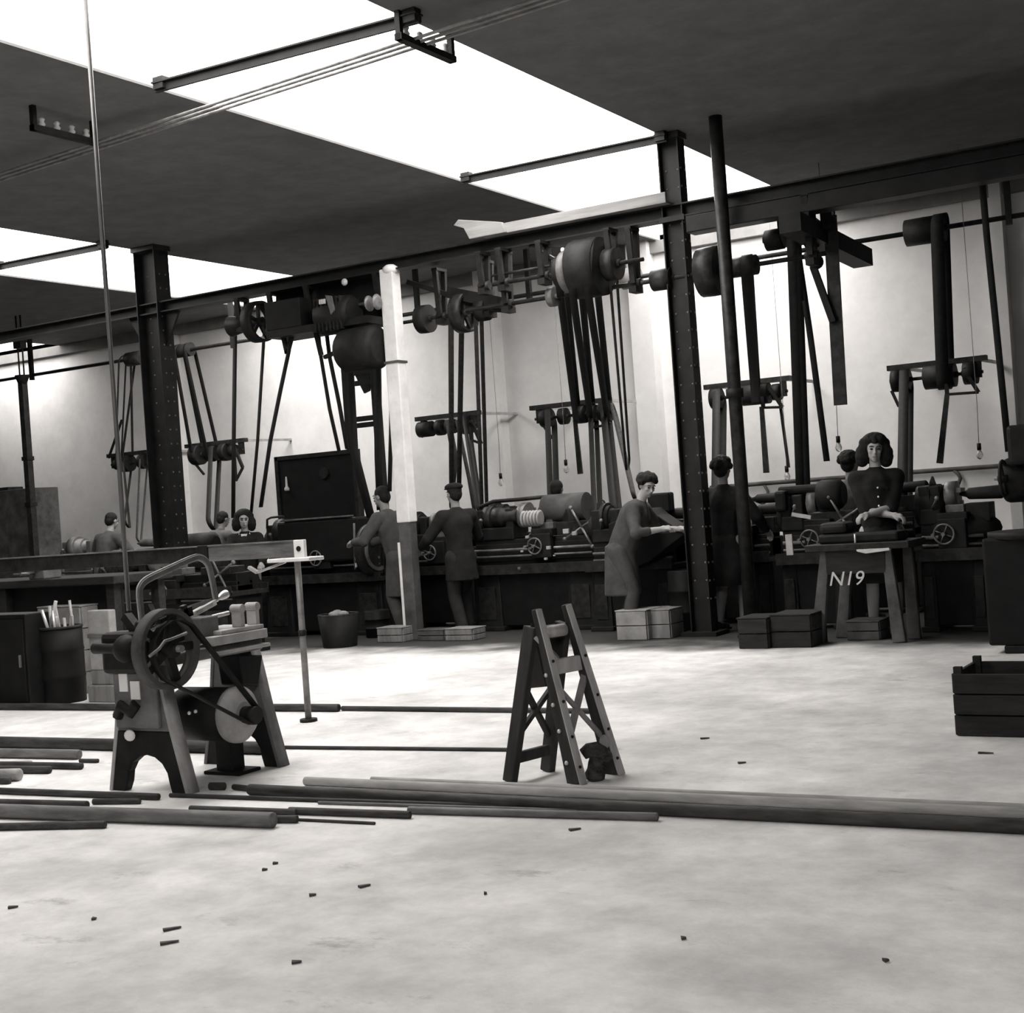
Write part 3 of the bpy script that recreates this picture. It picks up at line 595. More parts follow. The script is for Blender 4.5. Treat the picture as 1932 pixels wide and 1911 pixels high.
# ------------------------------------------------------------------ power hacksaw (foreground)
def lerp(a, b, t): return a + (b - a) * t
hs = thing('power_hacksaw', (-5.42, 5.56, 0), 'belt-driven power hacksaw on arched cast legs in the left foreground', 'power hacksaw')
HX0, HX1, HY0, HY1 = -5.66, -5.16, 5.17, 5.88
YE = at(500, 1200, X=HX1).y
def end_frame(Y, name, m, top=.66):
    xl, xr = HX0, HX1; c = (xl + xr) / 2
    pts = [(xl - .02, 0), (xl + .075, 0)]
    for k in range(9):
        a = PI - PI * k / 8; pts.append((c + .150 * math.cos(a), .05 + .145 * math.sin(a)))
    pts += [(xr - .085, 0), (xr + .02, 0), (xr - .06, .32), (xl + .05, .32)]
    b = MB(); b.prism([(x, Y, z) for x, z in pts], (0, .05, 0)); o = b.build(name, M[m], hs, world=True, bevel=.006)
    b = MB(); b.prism([(xl + .055, Y, .32), (xr - .065, Y, .32), (xr - .14, Y, top), (xl + .10, Y, top)], (0, .05, 0)); b.build('upper_leg', M['grey'], o, world=True, bevel=.006)
    for sx, (xb, xm, xt) in ((1, (xr + .02, xr - .065, xr - .14)), (-1, (xl - .02, xl + .05, xl + .10))):
        q = MB(); q.strip([(xb + .006 * sx, Y + .01, 0), (lerp(xb, xm, .5) + .006 * sx, Y + .01, .16), (xm + .006 * sx, Y + .01, .32), (xt + .006 * sx, Y + .01, top)], Y_, .08, .02); q.build('edge_flange', M['lgrey'] if Y < 5.5 else M['grey'], o, world=True)
    return o
end_frame(HY0, 'near_leg', 'iron'); end_frame(HY1, 'far_leg', 'iron')
# dirty front plate with tags on near leg
b = MB(); b.box2((HX0 + .07, HY0 - .05, .34), (HX1 - .12, HY0 - .025, .66)); fp = b.build('front_plate', M['grey'], hs, world=True, bevel=.006)
b = MB(); b.box2((HX0 + .12, HY0 - .056, .53), (HX0 + .18, HY0 - .05, .63)); b.build('paper_tag', M['paper'], fp, world=True)
b = MB(); b.box2((HX0 + .20, HY0 - .056, .49), (HX0 + .265, HY0 - .05, .585)); b.build('paper_tag', M['paper'], fp, world=True)
b = MB(); b.path([(HX0 + .10, HY0 - .06, .40), (HX0 + .14, HY0 - .07, .46), (HX0 + .2, HY0 - .06, .42), (HX0 + .24, HY0 - .06, .47)], .03, 8); b.build('tied_rag', M['iron'], fp, world=True)
b = MB(); b.ball((HX0 + .165, HY0 - .05, .30), (.04, .015, .03), 10, 6); b.build('oil_cup', M['paper'], hs, world=True)
# bed
b = MB(); b.box2((HX0 + .12, HY0 - .02, .66), (HX1 - .02, YE, .72)); b.build('bed', M['grey'], hs, world=True, bevel=.008)
b = MB(); b.box2((HX1 - .05, HY0 + .25, .675), (HX1 + .03, YE + .01, .695)); b.box2((HX1 - .05, HY0 + .25, .725), (HX1 + .015, YE + .01, .775)); b.build('bed_rail', M['lgrey'], hs, world=True, bevel=.006)
# vise
b = MB(); b.box2((HX1 - .3, YE - .34, .775), (HX1 + .0, YE, .80)); vb = b.build('vise_base', M['lgrey'], hs, world=True, bevel=.006)
for yy, hh in ((YE - .15, .10), (YE - .03, .10)):
    b = MB(); b.box((HX1 - .05, yy, .80 + hh / 2), (.07, .03, hh)); b.tube((HX1 - .09, yy, .80 + hh), (HX1 - .01, yy, .80 + hh), .024, 12); b.build('vise_jaw', M['lgrey'], hs, world=True, bevel=.004)
b = MB(); b.box2((HX1 - .22, YE - .42, .74), (HX1 - .06, YE - .29, .88)); b.build('slide_block', M['grey'], hs, world=True, bevel=.01)
b = MB(); b.tube((HX1 - .1, YE - .3, .87), (HX1 - .1, YE - .17, .88), .012, 10); b.build('vise_screw', M['bright'], hs, world=True)
# gear housing and crank handle at the near end
b = MB(); b.box2((HX0 + .02, HY0 - .08, .62), (HX1 - .14, HY0 + .08, .84)); b.build('gear_housing', M['iron'], hs, world=True, bevel=.03)
p0 = at(232, 1222, Y=HY0 - .1); p1 = at(176, 1221, Y=HY0 - .1)
b = MB(); b.lathe(p0, p1 - p0, [(0, .02), (.03, .03), ((p1 - p0).length * .5, .026), ((p1 - p0).length * .95, .03), ((p1 - p0).length, .015)], 12); b.build('crank_handle', M['iron'], hs, world=True)
b = MB(); b.ball(at(240, 1222, Y=HY0 - .08), .075, 14, 8); b.build('crank_boss', M['iron'], hs, world=True)
b = MB(); b.bar(at(238, 1160, Y=HY0), at(268, 1200, Y=HY0), .05, .045); b.bar(at(280, 1140, Y=HY0 + .1), at(296, 1170, Y=HY0 + .1), .035, .03); b.build('lever', M['iron'], hs, world=True)
for x, y in ((262, 1176), (250, 1190), (284, 1172), (272, 1190)): b = MB(); b.ball(at(x, y, Y=HY0), .022, 8, 6); b.build('cap_nut', M['iron2'], hs, world=True)
# flywheel (axis along X)
fw = at(322, 1222, X=-5.12); FY, FZ = fw.y, fw.z; R = .205; FXc = -5.15
b = MB(); b.lathe((FXc - .035, FY, FZ), X_, [(0, R * .9), (0, R), (.07, R), (.07, R * .88), (.045, R * .86), (.045, R * .84), (.0, R * .84)], 40, caps=False); wh = b.build('flywheel_rim', M['soot'], hs, world=True)
b = MB(); b.lathe((FXc - .05, FY, FZ), X_, [(0, .045), (.11, .045), (.11, .02), (.13, .02)], 16); b.build('hub', M['iron'], wh, world=True)
for k in range(5):
    a = 2 * PI * k / 5 + 1.25; d = Y_ * math.cos(a) + Z_ * math.sin(a)
    b = MB(); b.bar(Vector((FXc, FY, FZ)) + d * .03, Vector((FXc, FY, FZ)) + d * R * .88, .05, .03, side=X_.cross(d), wd2=.04); b.build('spoke', M['iron'], wh, world=True)
b = MB(); b.path([at(282, 1236, X=-5.06), at(300, 1222, X=-5.06), at(311, 1207, X=-5.06), at(322, 1204, X=-5.06), at(352, 1192, X=-5.06)], .008, 8); b.build('connecting_rod', M['steel'], hs, world=True)
b = MB(); b.bar((-5.3, FY - .02, FZ + .02), (-5.3, FY + .25, FZ + .08), .1, .12); b.box2((-5.36, FY - .05, .7), (-5.24, FY + .08, FZ + .05)); b.build('bearing_stand', M['iron'], hs, world=True, bevel=.01)
b = MB(); b.tube((-5.45, FY, FZ), (-5.04, FY, FZ), .018, 12); b.build('axle', M['steel'], hs, world=True)
# saw bow and blade, plane X=-5.33
XP = -5.33
bow = [(268, 1170), (263, 1120), (266, 1103), (280, 1090), (320, 1071), (362, 1052), (378, 1050), (392, 1062), (400, 1090), (407, 1128)]
P = [at(x, y, X=XP) for x, y in bow]
def smooth_path(P, n=4):
    out = []
    for i in range(len(P) - 1):
        p0 = P[max(i - 1, 0)]; p1 = P[i]; p2 = P[i + 1]; p3 = P[min(i + 2, len(P) - 1)]
        for k in range(n):
            t = k / n; out.append(.5 * ((2 * p1) + (p2 - p0) * t + (2 * p0 - 5 * p1 + 4 * p2 - p3) * t * t + (3 * p1 - p0 - 3 * p2 + p3) * t ** 3))
    return out + [P[-1]]
SP = smooth_path(P)
b = MB(); b.strip(SP, X_, .026, .024); bo = b.build('saw_bow', M['grey'], hs, world=True, bevel=.003)
b = MB(); b.strip(SP, X_, .010, .038); b.build('bow_rib', M['lgrey'], bo, world=True)
b = MB(); b.bar(at(352, 1163, X=XP), at(405, 1134, X=XP), .03, .03, side=X_); b.build('blade_guide', M['white'], hs, world=True, bevel=.003)
b = MB(); b.bar(at(370, 1152, X=XP + .02), at(400, 1136, X=XP + .02), .012, .012); b.build('guide_highlight_bar', M['bright'], hs, world=True)
b = MB(); b.lathe(at(404, 1132, X=XP), at(436, 1112, X=XP) - at(404, 1132, X=XP), [(0, .01), (.02, .014), (.04, .01), (.06, .02), (.085, .024), (.105, .024), (.11, .01)], 12); b.build('tension_screw', M['bright'], hs, world=True)
b = MB(); b.bar(at(300, 1175, X=XP), at(360, 1150, X=XP), .03, .05, side=X_); b.bar(at(345, 1140, X=XP), at(352, 1168, X=XP), .03, .03, side=X_); b.build('slide_arm', M['iron2'], hs, world=True)
b = MB(); b.strip([at(262, 1176, X=XP - .005), at(407, 1128, X=XP - .005)], X_, .003, .022); b.build('saw_blade', M['steel'], hs, world=True)
# motor (axis along X) and belts
mc = at(462, 1346, X=-5.08); MY, MZ = mc.y, mc.z
b = MB(); b.lathe((-5.55, MY, MZ), X_, [(0, .05), (.0, .1), (.04, .145), (.40, .145)], 28); mb_ = b.build('motor_body', M['iron'], hs, world=True)
b = MB(); b.lathe((-5.15, MY, MZ), X_, [(0, .152), (.03, .152), (.055, .13), (.06, .075), (.07, .07), (.07, .05)], 32); b.build('motor_end_bell', M['lgrey'], mb_, world=True)
b = MB(); b.tube((-5.08, MY, MZ), (-4.99, MY, MZ), .045, 18); b.build('motor_pulley', M['iron'], mb_, world=True)
mf = at(432, 1432, X=-5.35); b = MB(); b.box2((-5.40, mf.y - .05, 0.0), (-5.28, mf.y + .05, MZ)); b.box2((-5.46, mf.y - .09, 0), (-5.2, mf.y + .09, .02)); b.build('motor_foot', M['iron'], mb_, world=True, bevel=.006)
for y in (1343, 1340): b = MB(); b.ball(at(357 + (1343 - y) * 4, y, X=-5.2), .01, 8, 6); b.build('bolt', M['bright'], mb_, world=True)
b = MB(); b.strip(loop_pts((-5.03, MY, MZ), .05, (FXc + .05, FY + .03, FZ - .02), R * .80), X_, .045, .006, closed=True); b.build('drive_belt', M['belt'], hs, world=True)
b = MB(); b.strip([at(385, 1316, X=-5.4), at(455, 1289, X=-5.4)], X_, .02, .012); b.build('brace_rod', M['iron'], hs, world=True)
b = MB(); q = at(452, 1262, X=-5.3); b.prism([at(428, 1233, X=-5.3), at(476, 1233, X=-5.3), at(468, 1292, X=-5.3), at(437, 1290, X=-5.3)], (.16, 0, 0)); b.build('coolant_tank', M['board'], hs, world=True, bevel=.01)
b = MB(); b.bar(at(292, 1290, X=-5.34), at(300, 1350, X=-5.34), .07, .07); b.build('front_apron', M['iron'], hs, world=True, bevel=.01)

# ------------------------------------------------------------------ long stock rail with its prop
RYy = 7.27
rl = thing('stock_rail', (at(300, 1040, Y=RYy).x, RYy, 1.1), 'long steel stock rail crossing behind the hacksaw at waist height', 'rail')
e = at(562, 1020, Y=RYy); e0 = at(-900, 1100, Y=RYy); zt = at(540, 1019, Y=RYy).z; zb = at(540, 1049, Y=RYy).z
mid = at(395, 1040, Y=RYy).x
b = MB(); b.box2((mid, RYy - .03, zb), (e.x, RYy + .03, zt)); b.build('near_length', M['barm'], rl, world=True, bevel=.004)
b = MB(); b.box2((-12.5, RYy - .03, zb), (mid, RYy + .03, zt)); b.build('far_length', M['iron2'], rl, world=True, bevel=.004)
b = MB(); b.box2((-12.5, RYy - .04, zt - .004), (e.x, RYy + .0, zt + .006)); b.build('top_strip', M['grey'], rl, world=True)
b = MB(); b.box2((mid - .07, RYy - .045, zb), (mid + .02, RYy + .045, zt + .005)); b.build('splice_plate', M['iron'], rl, world=True)
b = MB(); b.box2((e.x, RYy - .05, zb - .01), (e.x + .09, RYy - .02, zt + .005)); ep = b.build('end_plate', M['white'], rl, world=True, bevel=.004)
b = MB(); b.lathe((e.x + .045, RYy - .056, (zb + zt) / 2), Y_, [(0, .018), (.01, .018)], 16); b.build('bolt_hole', M['board'], ep, world=True)
f0 = at(512, 1051, Y=RYy - .05); f1 = at(592, 1047, Y=RYy - .05)
b = MB(); b.box2((f0.x, RYy - .10, zb - .03), (f1.x, RYy + .06, zb - .005)); b.build('bearing_flange', M['white'], rl, world=True, bevel=.006)
b = MB(); b.bar((f0.x + .12, RYy - .05, zb - .03), at(486, 1078, Y=RYy - .05), .02, .015); b.bar(at(486, 1078, Y=RYy - .05), at(470, 1068, Y=RYy - .05), .03, .02); b.build('bent_clip', M['lgrey'], rl, world=True)
pf = at(567, 1345, Z=0)
pr = thing('pipe_prop', (e.x + .0, RYy, 0), 'thin pipe prop holding up the right end of the stock rail', 'prop')
b = MB(); b.tube((e.x + .0, RYy - .02, .0), (e.x + .0, RYy - .02, zb - .03), .022, 12); b.build('pipe', M['pipe'], pr, world=True)
b = MB(); b.tube((e.x + .0, RYy - .02, 0), (e.x + .0, RYy - .02, .02), .06, 12); b.tube((e.x, RYy - .02, .58), (e.x, RYy - .02, .62), .028, 12); b.build('foot', M['iron'], pr, world=True)
# far support for the rail, hidden end
b = MB(); b.box2((-11.05, RYy - .05, 0), (-10.95, RYy + .05, zb)); b.box2((-11.2, RYy - .15, 0), (-10.8, RYy + .15, .04)); tag(b.build('rail_stand', M['iron']), 'dark stand under the far left end of the stock rail', 'stand')

# ------------------------------------------------------------------ folding trestle ladder
def fl(x, y): return at(x, y, Z=0)
F1, F2, F3, F4 = fl(1088, 1476), fl(1160, 1458), fl(962, 1473), fl(1033, 1453)
T1 = at(1011, 1147, D=depth(F1) + .10); T2 = at(1067, 1138, D=depth(F2) + .02)
T3 = at(1003, 1180, D=depth(F3) - .02); T4 = at(1062, 1172, D=depth(F4) - .12)
tl = thing('folding_trestle', (F1 + F2 + F3 + F4) / 4, 'weathered wooden folding trestle with crossed braces in the middle of the floor', 'trestle')
SD = (F2 - F1).normalized(); FN = Vector((SD.y, -SD.x, 0))
for a, c, m in ((F1, T1, 'wood'), (F2, T2, 'wood')):
    b = MB(); u = (c - a).normalized(); b.bar(a, c, .095, .045, side=FN, wd2=.038, ht2=.034); b.build('front_rail', M['woodk'], tl, world=True, bevel=.006)
for a, c in ((F3, T3), (F4, T4)):
    b = MB(); b.bar(a, c, .075, .04, side=FN, wd2=.085); b.build('rear_rail', M['woodk'], tl, world=True, bevel=.006)
for a, c in ((F1, T1), (F2, T2)):
    b = MB(); n = FN * .050; b.bar(a + n, c + n * .42, .048, .008, side=SD, wd2=.037); b.build('lit_edge', M['woodl'], tl, world=True, bevel=.003)  # pale strip paints the light on the rail's upward edge
def lerp(a, b, t): return a + (b - a) * t
def step(a, c, ta, h, dpt, m, nm, bev=.006, push=0):
    p = lerp(a[0], a[1], ta); q = lerp(c[0], c[1], ta); b = MB(); b.bar(p + FN * push, q + FN * push, dpt, h, side=FN); return b.build(nm, M[m], tl, world=True, bevel=bev)
LF = ((F1, T1), (F2, T2)); LR = ((F3, T3), (F4, T4))
step(LF[0], LF[1], .66, .075, .03, 'woodl', 'tread')
b = MB(); p = lerp(F1, T1, .86); q = lerp(F2, T2, .86); b.path([p, lerp(p, q, .3), lerp(p, q, .75)], .03, 12, rs=[.026, .03, .03]); b.build('round_rung', M['woodl'], tl, world=True)
b = MB(); b.bar(lerp(F1, T1, .84) - FN * .05, lerp(F1, T1, .70) + (F2 - F1) * .25, .08, .02); b.build('gusset', M['woodl'], tl, world=True, bevel=.004)
b = MB(); b.bar(lerp(F1, T1, .58) , lerp(F2, T2, .20), .034, .02); b.build('brace', M['wood'], tl, world=True, bevel=.003)
b = MB(); b.bar(lerp(F2, T2, .60), lerp(F1, T1, .22), .034, .02); b.build('brace', M['wood'], tl, world=True, bevel=.003)
b = MB(); b.bar(lerp(F3, T3, .62), lerp(F4, T4, .22), .03, .02); b.build('brace', M['woodk'], tl, world=True)
b = MB(); b.bar(lerp(F4, T4, .62), lerp(F3, T3, .28), .03, .02); b.build('brace', M['woodk'], tl, world=True)
step(LR[0], LR[1], .15, .055, .03, 'woodk', 'lower_rung')
step(LR[0], LR[1], .82, .22, .03, 'woodk', 'top_board', push=-.0)
step(LR[0], LR[1], .95, .06, .10, 'woodk', 'cap_board')
b = MB(); b.prism([lerp(F1, T1, .92) - FN * .05, lerp(F1, T1, .55) - FN * .05, lerp(F3, T3, .60), lerp(F3, T3, .98)], SD * .02); b.build('side_cheek', M['woodk'], tl, world=True)
b = MB(); b.tube(lerp(F1, T1, .88) - FN * .02, lerp(F2, T2, .88) - FN * .02, .012, 8); b.build('hinge_rod', M['iron'], tl, world=True)
for t_ in (.10, .27, .47, .70):
    for a, c in LF: b = MB(); b.ball(lerp(a, c, t_) + FN * (.056 - .025 * t_), .008, 8, 5); b.build('bolt', M['iron'], tl, world=True)
for t_ in (.12, .30, .45, .62):
    b = MB(); b.ball(lerp(F1, T1, t_) - SD * .024 - FN * .01, .011, 8, 5); b.build('bolt', M['bright'], tl, world=True)
b = MB(); b.ball(lerp(F2, T2, .20) - SD * .03 + FN * .03, (.03, .02, .035), 10, 6); b.build('brace_knob', M['woodl'], tl, world=True)
# dark mottled casting under the trestle
cb = fl(1123, 1470); k = mpp(cb) * 1.12
kg = thing('iron_casting', cb, 'small dark mottled casting with a hooked head resting under the trestle', 'casting')
b = MB(); R2 = RT
def loc(px, py): return R2 * ((px - 1112) * k) + UP * ((1470 - py) * k)
b.path([loc(1108, 1471), loc(1112, 1462), loc(1116, 1450), loc(1114, 1440), loc(1118, 1432)], .03, 12, rs=[.035, .05, .046, .034, .036]); b.build('foot', M['rag'], kg, smooth_all=True)
b = MB(); b.path([loc(1094, 1425), loc(1104, 1419), loc(1116, 1419), loc(1128, 1426), loc(1138, 1434), loc(1141, 1437)], .03, 12, rs=[.028, .036, .042, .036, .026, .014]); b.build('hooked_head', M['rag'], kg, smooth_all=True)

# ------------------------------------------------------------------ bars and tubes on the floor
def floor_bar(x0, y0, x1, y1, dia, m, label, lift=0.0, x2=None, y2=None):
    r = dia / 2; a = at(x0, y0, Z=r + lift); c = at(x1, y1, Z=r + lift); d = (c - a).normalized(); L = (c - a).length
    b = MB(); b.lathe(a, d, [(0, r * .6), (.003, r * .95), (.01, r), (L * .5, r), (L - .01, r), (L - .003, r * .95), (L, r * .6)], 16)
    return tag(b.build('steel_bar' if m == 'bar' else 'steel_tube', M[m]), label, 'bar', 'loose bars on the floor')
floor_bar(470, 1487, 2500, 1585, .055, 'bar', 'longest thick dark bar, running from the saw to the right edge of the floor')
floor_bar(395, 1481, 425, 1481, .04, 'bar', 'short dark stub lying just right of the saw legs')
floor_bar(440, 1482, 476, 1486, .03, 'bar', 'short stub touching the left end of the longest thick bar')
floor_bar(575, 1471, 2450, 1555, .045, 'barl', 'pale dusty tube lying behind the longest thick bar')
floor_bar(700, 1468, 2480, 1544, .03, 'barl', 'farthest pale tube of the foreground bundle, passing the trestle feet')
floor_bar(320, 1498, 1095, 1523, .022, 'bar', 'thin dark bar in front of the longest thick bar')
floor_bar(600, 1512, 1090, 1527, .016, 'barm', 'thin grey rod ending beside the long thin bar in mid floor')
floor_bar(-200, 1482, 300, 1501, .035, 'bar', 'dark bar running out of view at left behind the front bundle')
floor_bar(-200, 1508, 165, 1517, .045, 'bar', 'stout dark bar at left ending short of the saw leg')
floor_bar(175, 1510, 265, 1509, .03, 'bar', 'short dark piece before the near saw leg')
floor_bar(-200, 1521, 517, 1545, .07, 'barm', 'thickest grey tube at left front with a pale end')
floor_bar(519, 1543, 562, 1543, .035, 'bar', 'short dark stub in line with the thickest grey tube')
floor_bar(562, 1544, 708, 1551, .014, 'bar', 'very thin rod ending alone in front of the bundle')
floor_bar(358, 1523, 560, 1530, .03, 'bar', 'dark bar piece between the saw and the thickest tube end')
floor_bar(545, 1527, 775, 1535, .035, 'bar', 'dark bar ending left of the nearest mid-floor tube')
floor_bar(770, 1526, 1242, 1539, .035, 'barm', 'nearest grey tube in the middle of the floor')
floor_bar(-200, 1562, 200, 1553, .036, 'bar', 'lone dark rod lying nearest the camera at lower left')
floor_bar(-200, 1330, 640, 1333, .055, 'bar', 'long dark bar lying under the stock rail at left')
floor_bar(645, 1334, 1115, 1339, .035, 'bar', 'dark bar passing behind the trestle')
floor_bar(-200, 1393, 505, 1409, .075, 'bar', 'thick dark bar behind the hacksaw legs')
floor_bar(480, 1407, 960, 1412, .022, 'bar', 'thin dark rod ending at the trestle rear leg')
floor_bar(-200, 1415, 150, 1421, .06, 'barm', 'broad grey tube at the head of the short pile at left')
floor_bar(-200, 1437, 155, 1443, .04, 'bar', 'middle bar of the short pile at left')
floor_bar(150, 1433, 186, 1433, .025, 'bar', 'tiny loose stub right of the short pile')
floor_bar(-200, 1449, 95, 1450, .045, 'bar', 'black bar of the short pile below the middle one')
floor_bar(-200, 1463, 38, 1459, .07, 'barl', 'nearest pale tube of the short pile at left')
floor_bar(-200, 1443, 60, 1437, .03, 'barl', 'pale thin tube lying on the short pile', lift=.0)
floor_bar(-100, 1473, 20, 1470, .04, 'bar', 'nearest bar of the short pile at the left edge')
# small offcuts on the floor
CH = ['slim dark chip at the end of the faint scratch in mid foreground', 'tiny chip left of the slim dark chip in mid foreground', 'upper of two long shavings lying side by side at lower left', 'lower of two long shavings lying side by side at lower left', 'dark shaving at the left edge of the open floor', 'black speck of swarf right of the left-edge shaving', 'leaf-shaped shaving just in front of the nearest grey tube', 'dark shaving on the floor right of the trestle', 'faint long splinter behind the dark shaving right of the trestle', 'splinter on the floor left of the open dark crate', 'solitary speck in the right part of the empty foreground', 'dark pellet near the lower right corner', 'minute black speck in the centre of the foreground', 'flat shaving near the bottom edge below the two long shavings', 'nearer of two little flecks in front of the thickest grey tube', 'farther of two little flecks in front of the thickest grey tube']
for i, (x, y, L, an) in enumerate(((688, 1671, .09, .5), (590, 1688, .05, .2), (325, 1752, .12, .4), (320, 1778, .12, .3), (25, 1711, .07, .2), (178, 1733, .03, 0), (1085, 1564, .10, .3), (1400, 1438, .08, .1), (1330, 1392, .10, 0), (1860, 1420, .14, -.5), (1290, 1770, .03, 0), (1672, 1812, .03, .2), (916, 1685, .02, 0), (560, 1815, .06, .1), (500, 1640, .04, 0), (520, 1628, .04, 0))):
    p = fl(x, y); b = MB(); d = RT * math.cos(an) + FW * math.sin(an)
    b.bar(p - d * L / 4 + Z_ * .005, p + d * L / 4 + Z_ * .005, .02, .008, wd2=.01, ht2=.004)
    tag(b.build('metal_chip', M['bar']), CH[i], 'chip', 'chips scattered on the floor')
# ------------------------------------------------------------------ machines
def wx(x, Y, y=1000): return at(x, y, Y=Y).x
def cone(parent, x, Y, z, rs, wd, m='iron2', name='cone_pulley'):
    prof = []; t = 0
    for r in rs: prof += [(t, r), (t + wd, r)]; t += wd
    b = MB(); b.lathe((x, Y, z), X_, [(0, .03)] + prof + [(t, .03)], 22); return b.build(name, M[m], parent, world=True)
def handwheel(parent, c, r, axis, m='iron2', name='handwheel', spokes=4):
    c = Vector(c); d, u, v = frame(axis); b = MB()
    b.path([c + (u * math.cos(2 * PI * k / 20) + v * math.sin(2 * PI * k / 20)) * r for k in range(20)], r * .11, 6, closed=True); o = b.build(name, M[m], parent, world=True)
    for k in range(spokes):
        a = 2 * PI * k / spokes + .4; q = MB(); q.tube(c, c + (u * math.cos(a) + v * math.sin(a)) * r, r * .07, 6); q.build('spoke', M[m], o, world=True)
    q = MB(); q.lathe(c - d * .03, d, [(0, r * .2), (.07, r * .2)], 10); q.build('hub', M[m], o, world=True)
    q = MB(); q.tube(c + u * r * .9, c + u * r * .9 + d * .09, .014, 8); q.build('grip', M['steel'], o, world=True)
    return o
def engine_lathe(xa, xb, Y, label, h=1.0, m='iron', m2='iron2', cones=(.16, .13, .10), facing=-1, tray=True, turret=False, chuck=.13, group='lathes of the machine row', seed=0, solid=True):
    rnd = random.Random(seed); L = xb - xa; xm = (xa + xb) / 2; f = -1
    t = thing('turret_lathe' if turret else 'engine_lathe', (xm, Y, 0), label, 'lathe', group=group)
    for xx in (xa + L * .15, xb - L * .15):
        b = MB(); b.box((xx, Y, .31), (L * .22, .46, .62), taper=(.8, .8)); o = b.build('cabinet_leg', M[m], t, world=True, bevel=.015)
        q = MB(); q.box((xx, Y - .22, .3), (L * .13, .02, .36)); q.build('door', M[m2], o, world=True, bevel=.005)
        q = MB(); q.box((xx, Y, .025), (L * .26, .52, .05)); q.build('plinth', M[m], o, world=True, bevel=.01)
    if solid: b = MB(); b.box((xm, Y + .02, .36), (L * .93, .40, .62)); b.box((xm, Y + .05, .76), (L * .9, .34, .2)); b.build('base_casting', M['board'], t, world=True, bevel=.01)
    if tray:
        b = MB(); b.box((xm, Y, .64), (L * .96, .6, .04)); b.box((xm, Y - .29, .68), (L * .96, .015, .09)); b.box((xm, Y + .29, .68), (L * .96, .015, .09)); b.build('chip_tray', M[m2], t, world=True)
    b = MB(); b.box((xm, Y, h - .23), (L * .9, .26, .2)); b.box((xm, Y - .1, h - .11), (L * .9, .05, .05)); b.box((xm, Y + .1, h - .11), (L * .9, .05, .05)); b.build('bed', M[m], t, world=True, bevel=.01)
    hx0 = xa + L * .05; hx1 = xa + L * .36
    b = MB(); b.box(((hx0 + hx1) / 2, Y, h - .02), (hx1 - hx0, .3, .14)); b.box((hx0 + .05, Y, h + .1), (.1, .28, .3)); b.box((hx1 - .05, Y, h + .1), (.1, .28, .3)); hs_ = b.build('headstock', M[m], t, world=True, bevel=.015)
    cone(hs_, hx0 + .1, Y, h + .16, cones, (hx1 - hx0 - .2) / len(cones), m2)
    b = MB(); b.lathe((hx1, Y, h + .16), X_, [(0, .05), (.03, chuck), (.12, chuck), (.12, .04)], 22); ch = b.build('chuck', M['steel'], t, world=True)
    for k in range(3):
        a = 2 * PI * k / 3 + .5; q = MB(); c = Vector((hx1 + .14, Y + math.cos(a) * chuck * .6, h + .16 + math.sin(a) * chuck * .6)); q.box(c, (.05, .04, .04)); q.build('jaw', M['steel'], ch, world=True)
    b = MB(); b.lathe((hx0 - .04, Y, h + .05), X_, [(0, .15), (.05, .16), (.06, .12)], 20); b.build('gear_cover', M[m], t, world=True)
    cx = xa + L * (.52 + .08 * rnd.random())
    b = MB(); b.box((cx, Y - .02, h - .03), (.26, .42, .08)); b.box((cx, Y - .22, h - .17), (.24, .08, .26)); ca = b.build('carriage', M[m], t, world=True, bevel=.01)
    b = MB(); b.box((cx, Y, h + .04), (.16, .2, .07)); b.box((cx, Y, h + .11), (.08, .08, .08)); b.build('tool_post', M['steel'], ca, world=True, bevel=.006)
    handwheel(ca, (cx - .06, Y - .29, h - .17), .085, Y_ * f, 'steel')
    tx = xb - L * .14
    if turret:
        b = MB(); b.box((tx - .1, Y, h), (.42, .24, .14)); b.lathe((tx - .16, Y, h + .06), Z_, [(0, .12), (.14, .12), (.16, .06)], 6); tu = b.build('turret', M[m2], t, world=True, bevel=.008)
        for k in range(4):
            a = PI / 2 * k + .5; b = MB(); c = Vector((tx + .05, Y - .22, h)); b.tube(c, c + (X_ * math.cos(a) + Z_ * math.sin(a)) * .24, .012, 8); b.ball(c + (X_ * math.cos(a) + Z_ * math.sin(a)) * .24, .024, 8, 6); b.build('capstan_arm', M['steel'], tu, world=True)
    else:
        b = MB(); b.box((tx, Y, h), (.2, .22, .16)); b.lathe((tx - .17, Y, h + .16), X_, [(0, .012), (.06, .03), (.08, .05), (.36, .06), (.38, .03)], 16); ts = b.build('tailstock', M[m], t, world=True, bevel=.006)
        handwheel(ts, (tx + .25, Y, h + .16), .09, X_, 'steel')
    for zz, r in ((h - .2, .016), (h - .27, .012)): b = MB(); b.tube((hx0 + .02, Y - .18, zz), (xb - L * .06, Y - .18, zz), r, 8); b.build('leadscrew', M['steel'], t, world=True)
    b = MB(); b.tube((hx0 + .12, Y - .16, h + .05), (hx0 + .2, Y - .3, h + .14), .01, 8); b.ball((hx0 + .2, Y - .3, h + .14), .022, 8, 6); b.build('speed_lever', M['steel'], t, world=True)
    return t
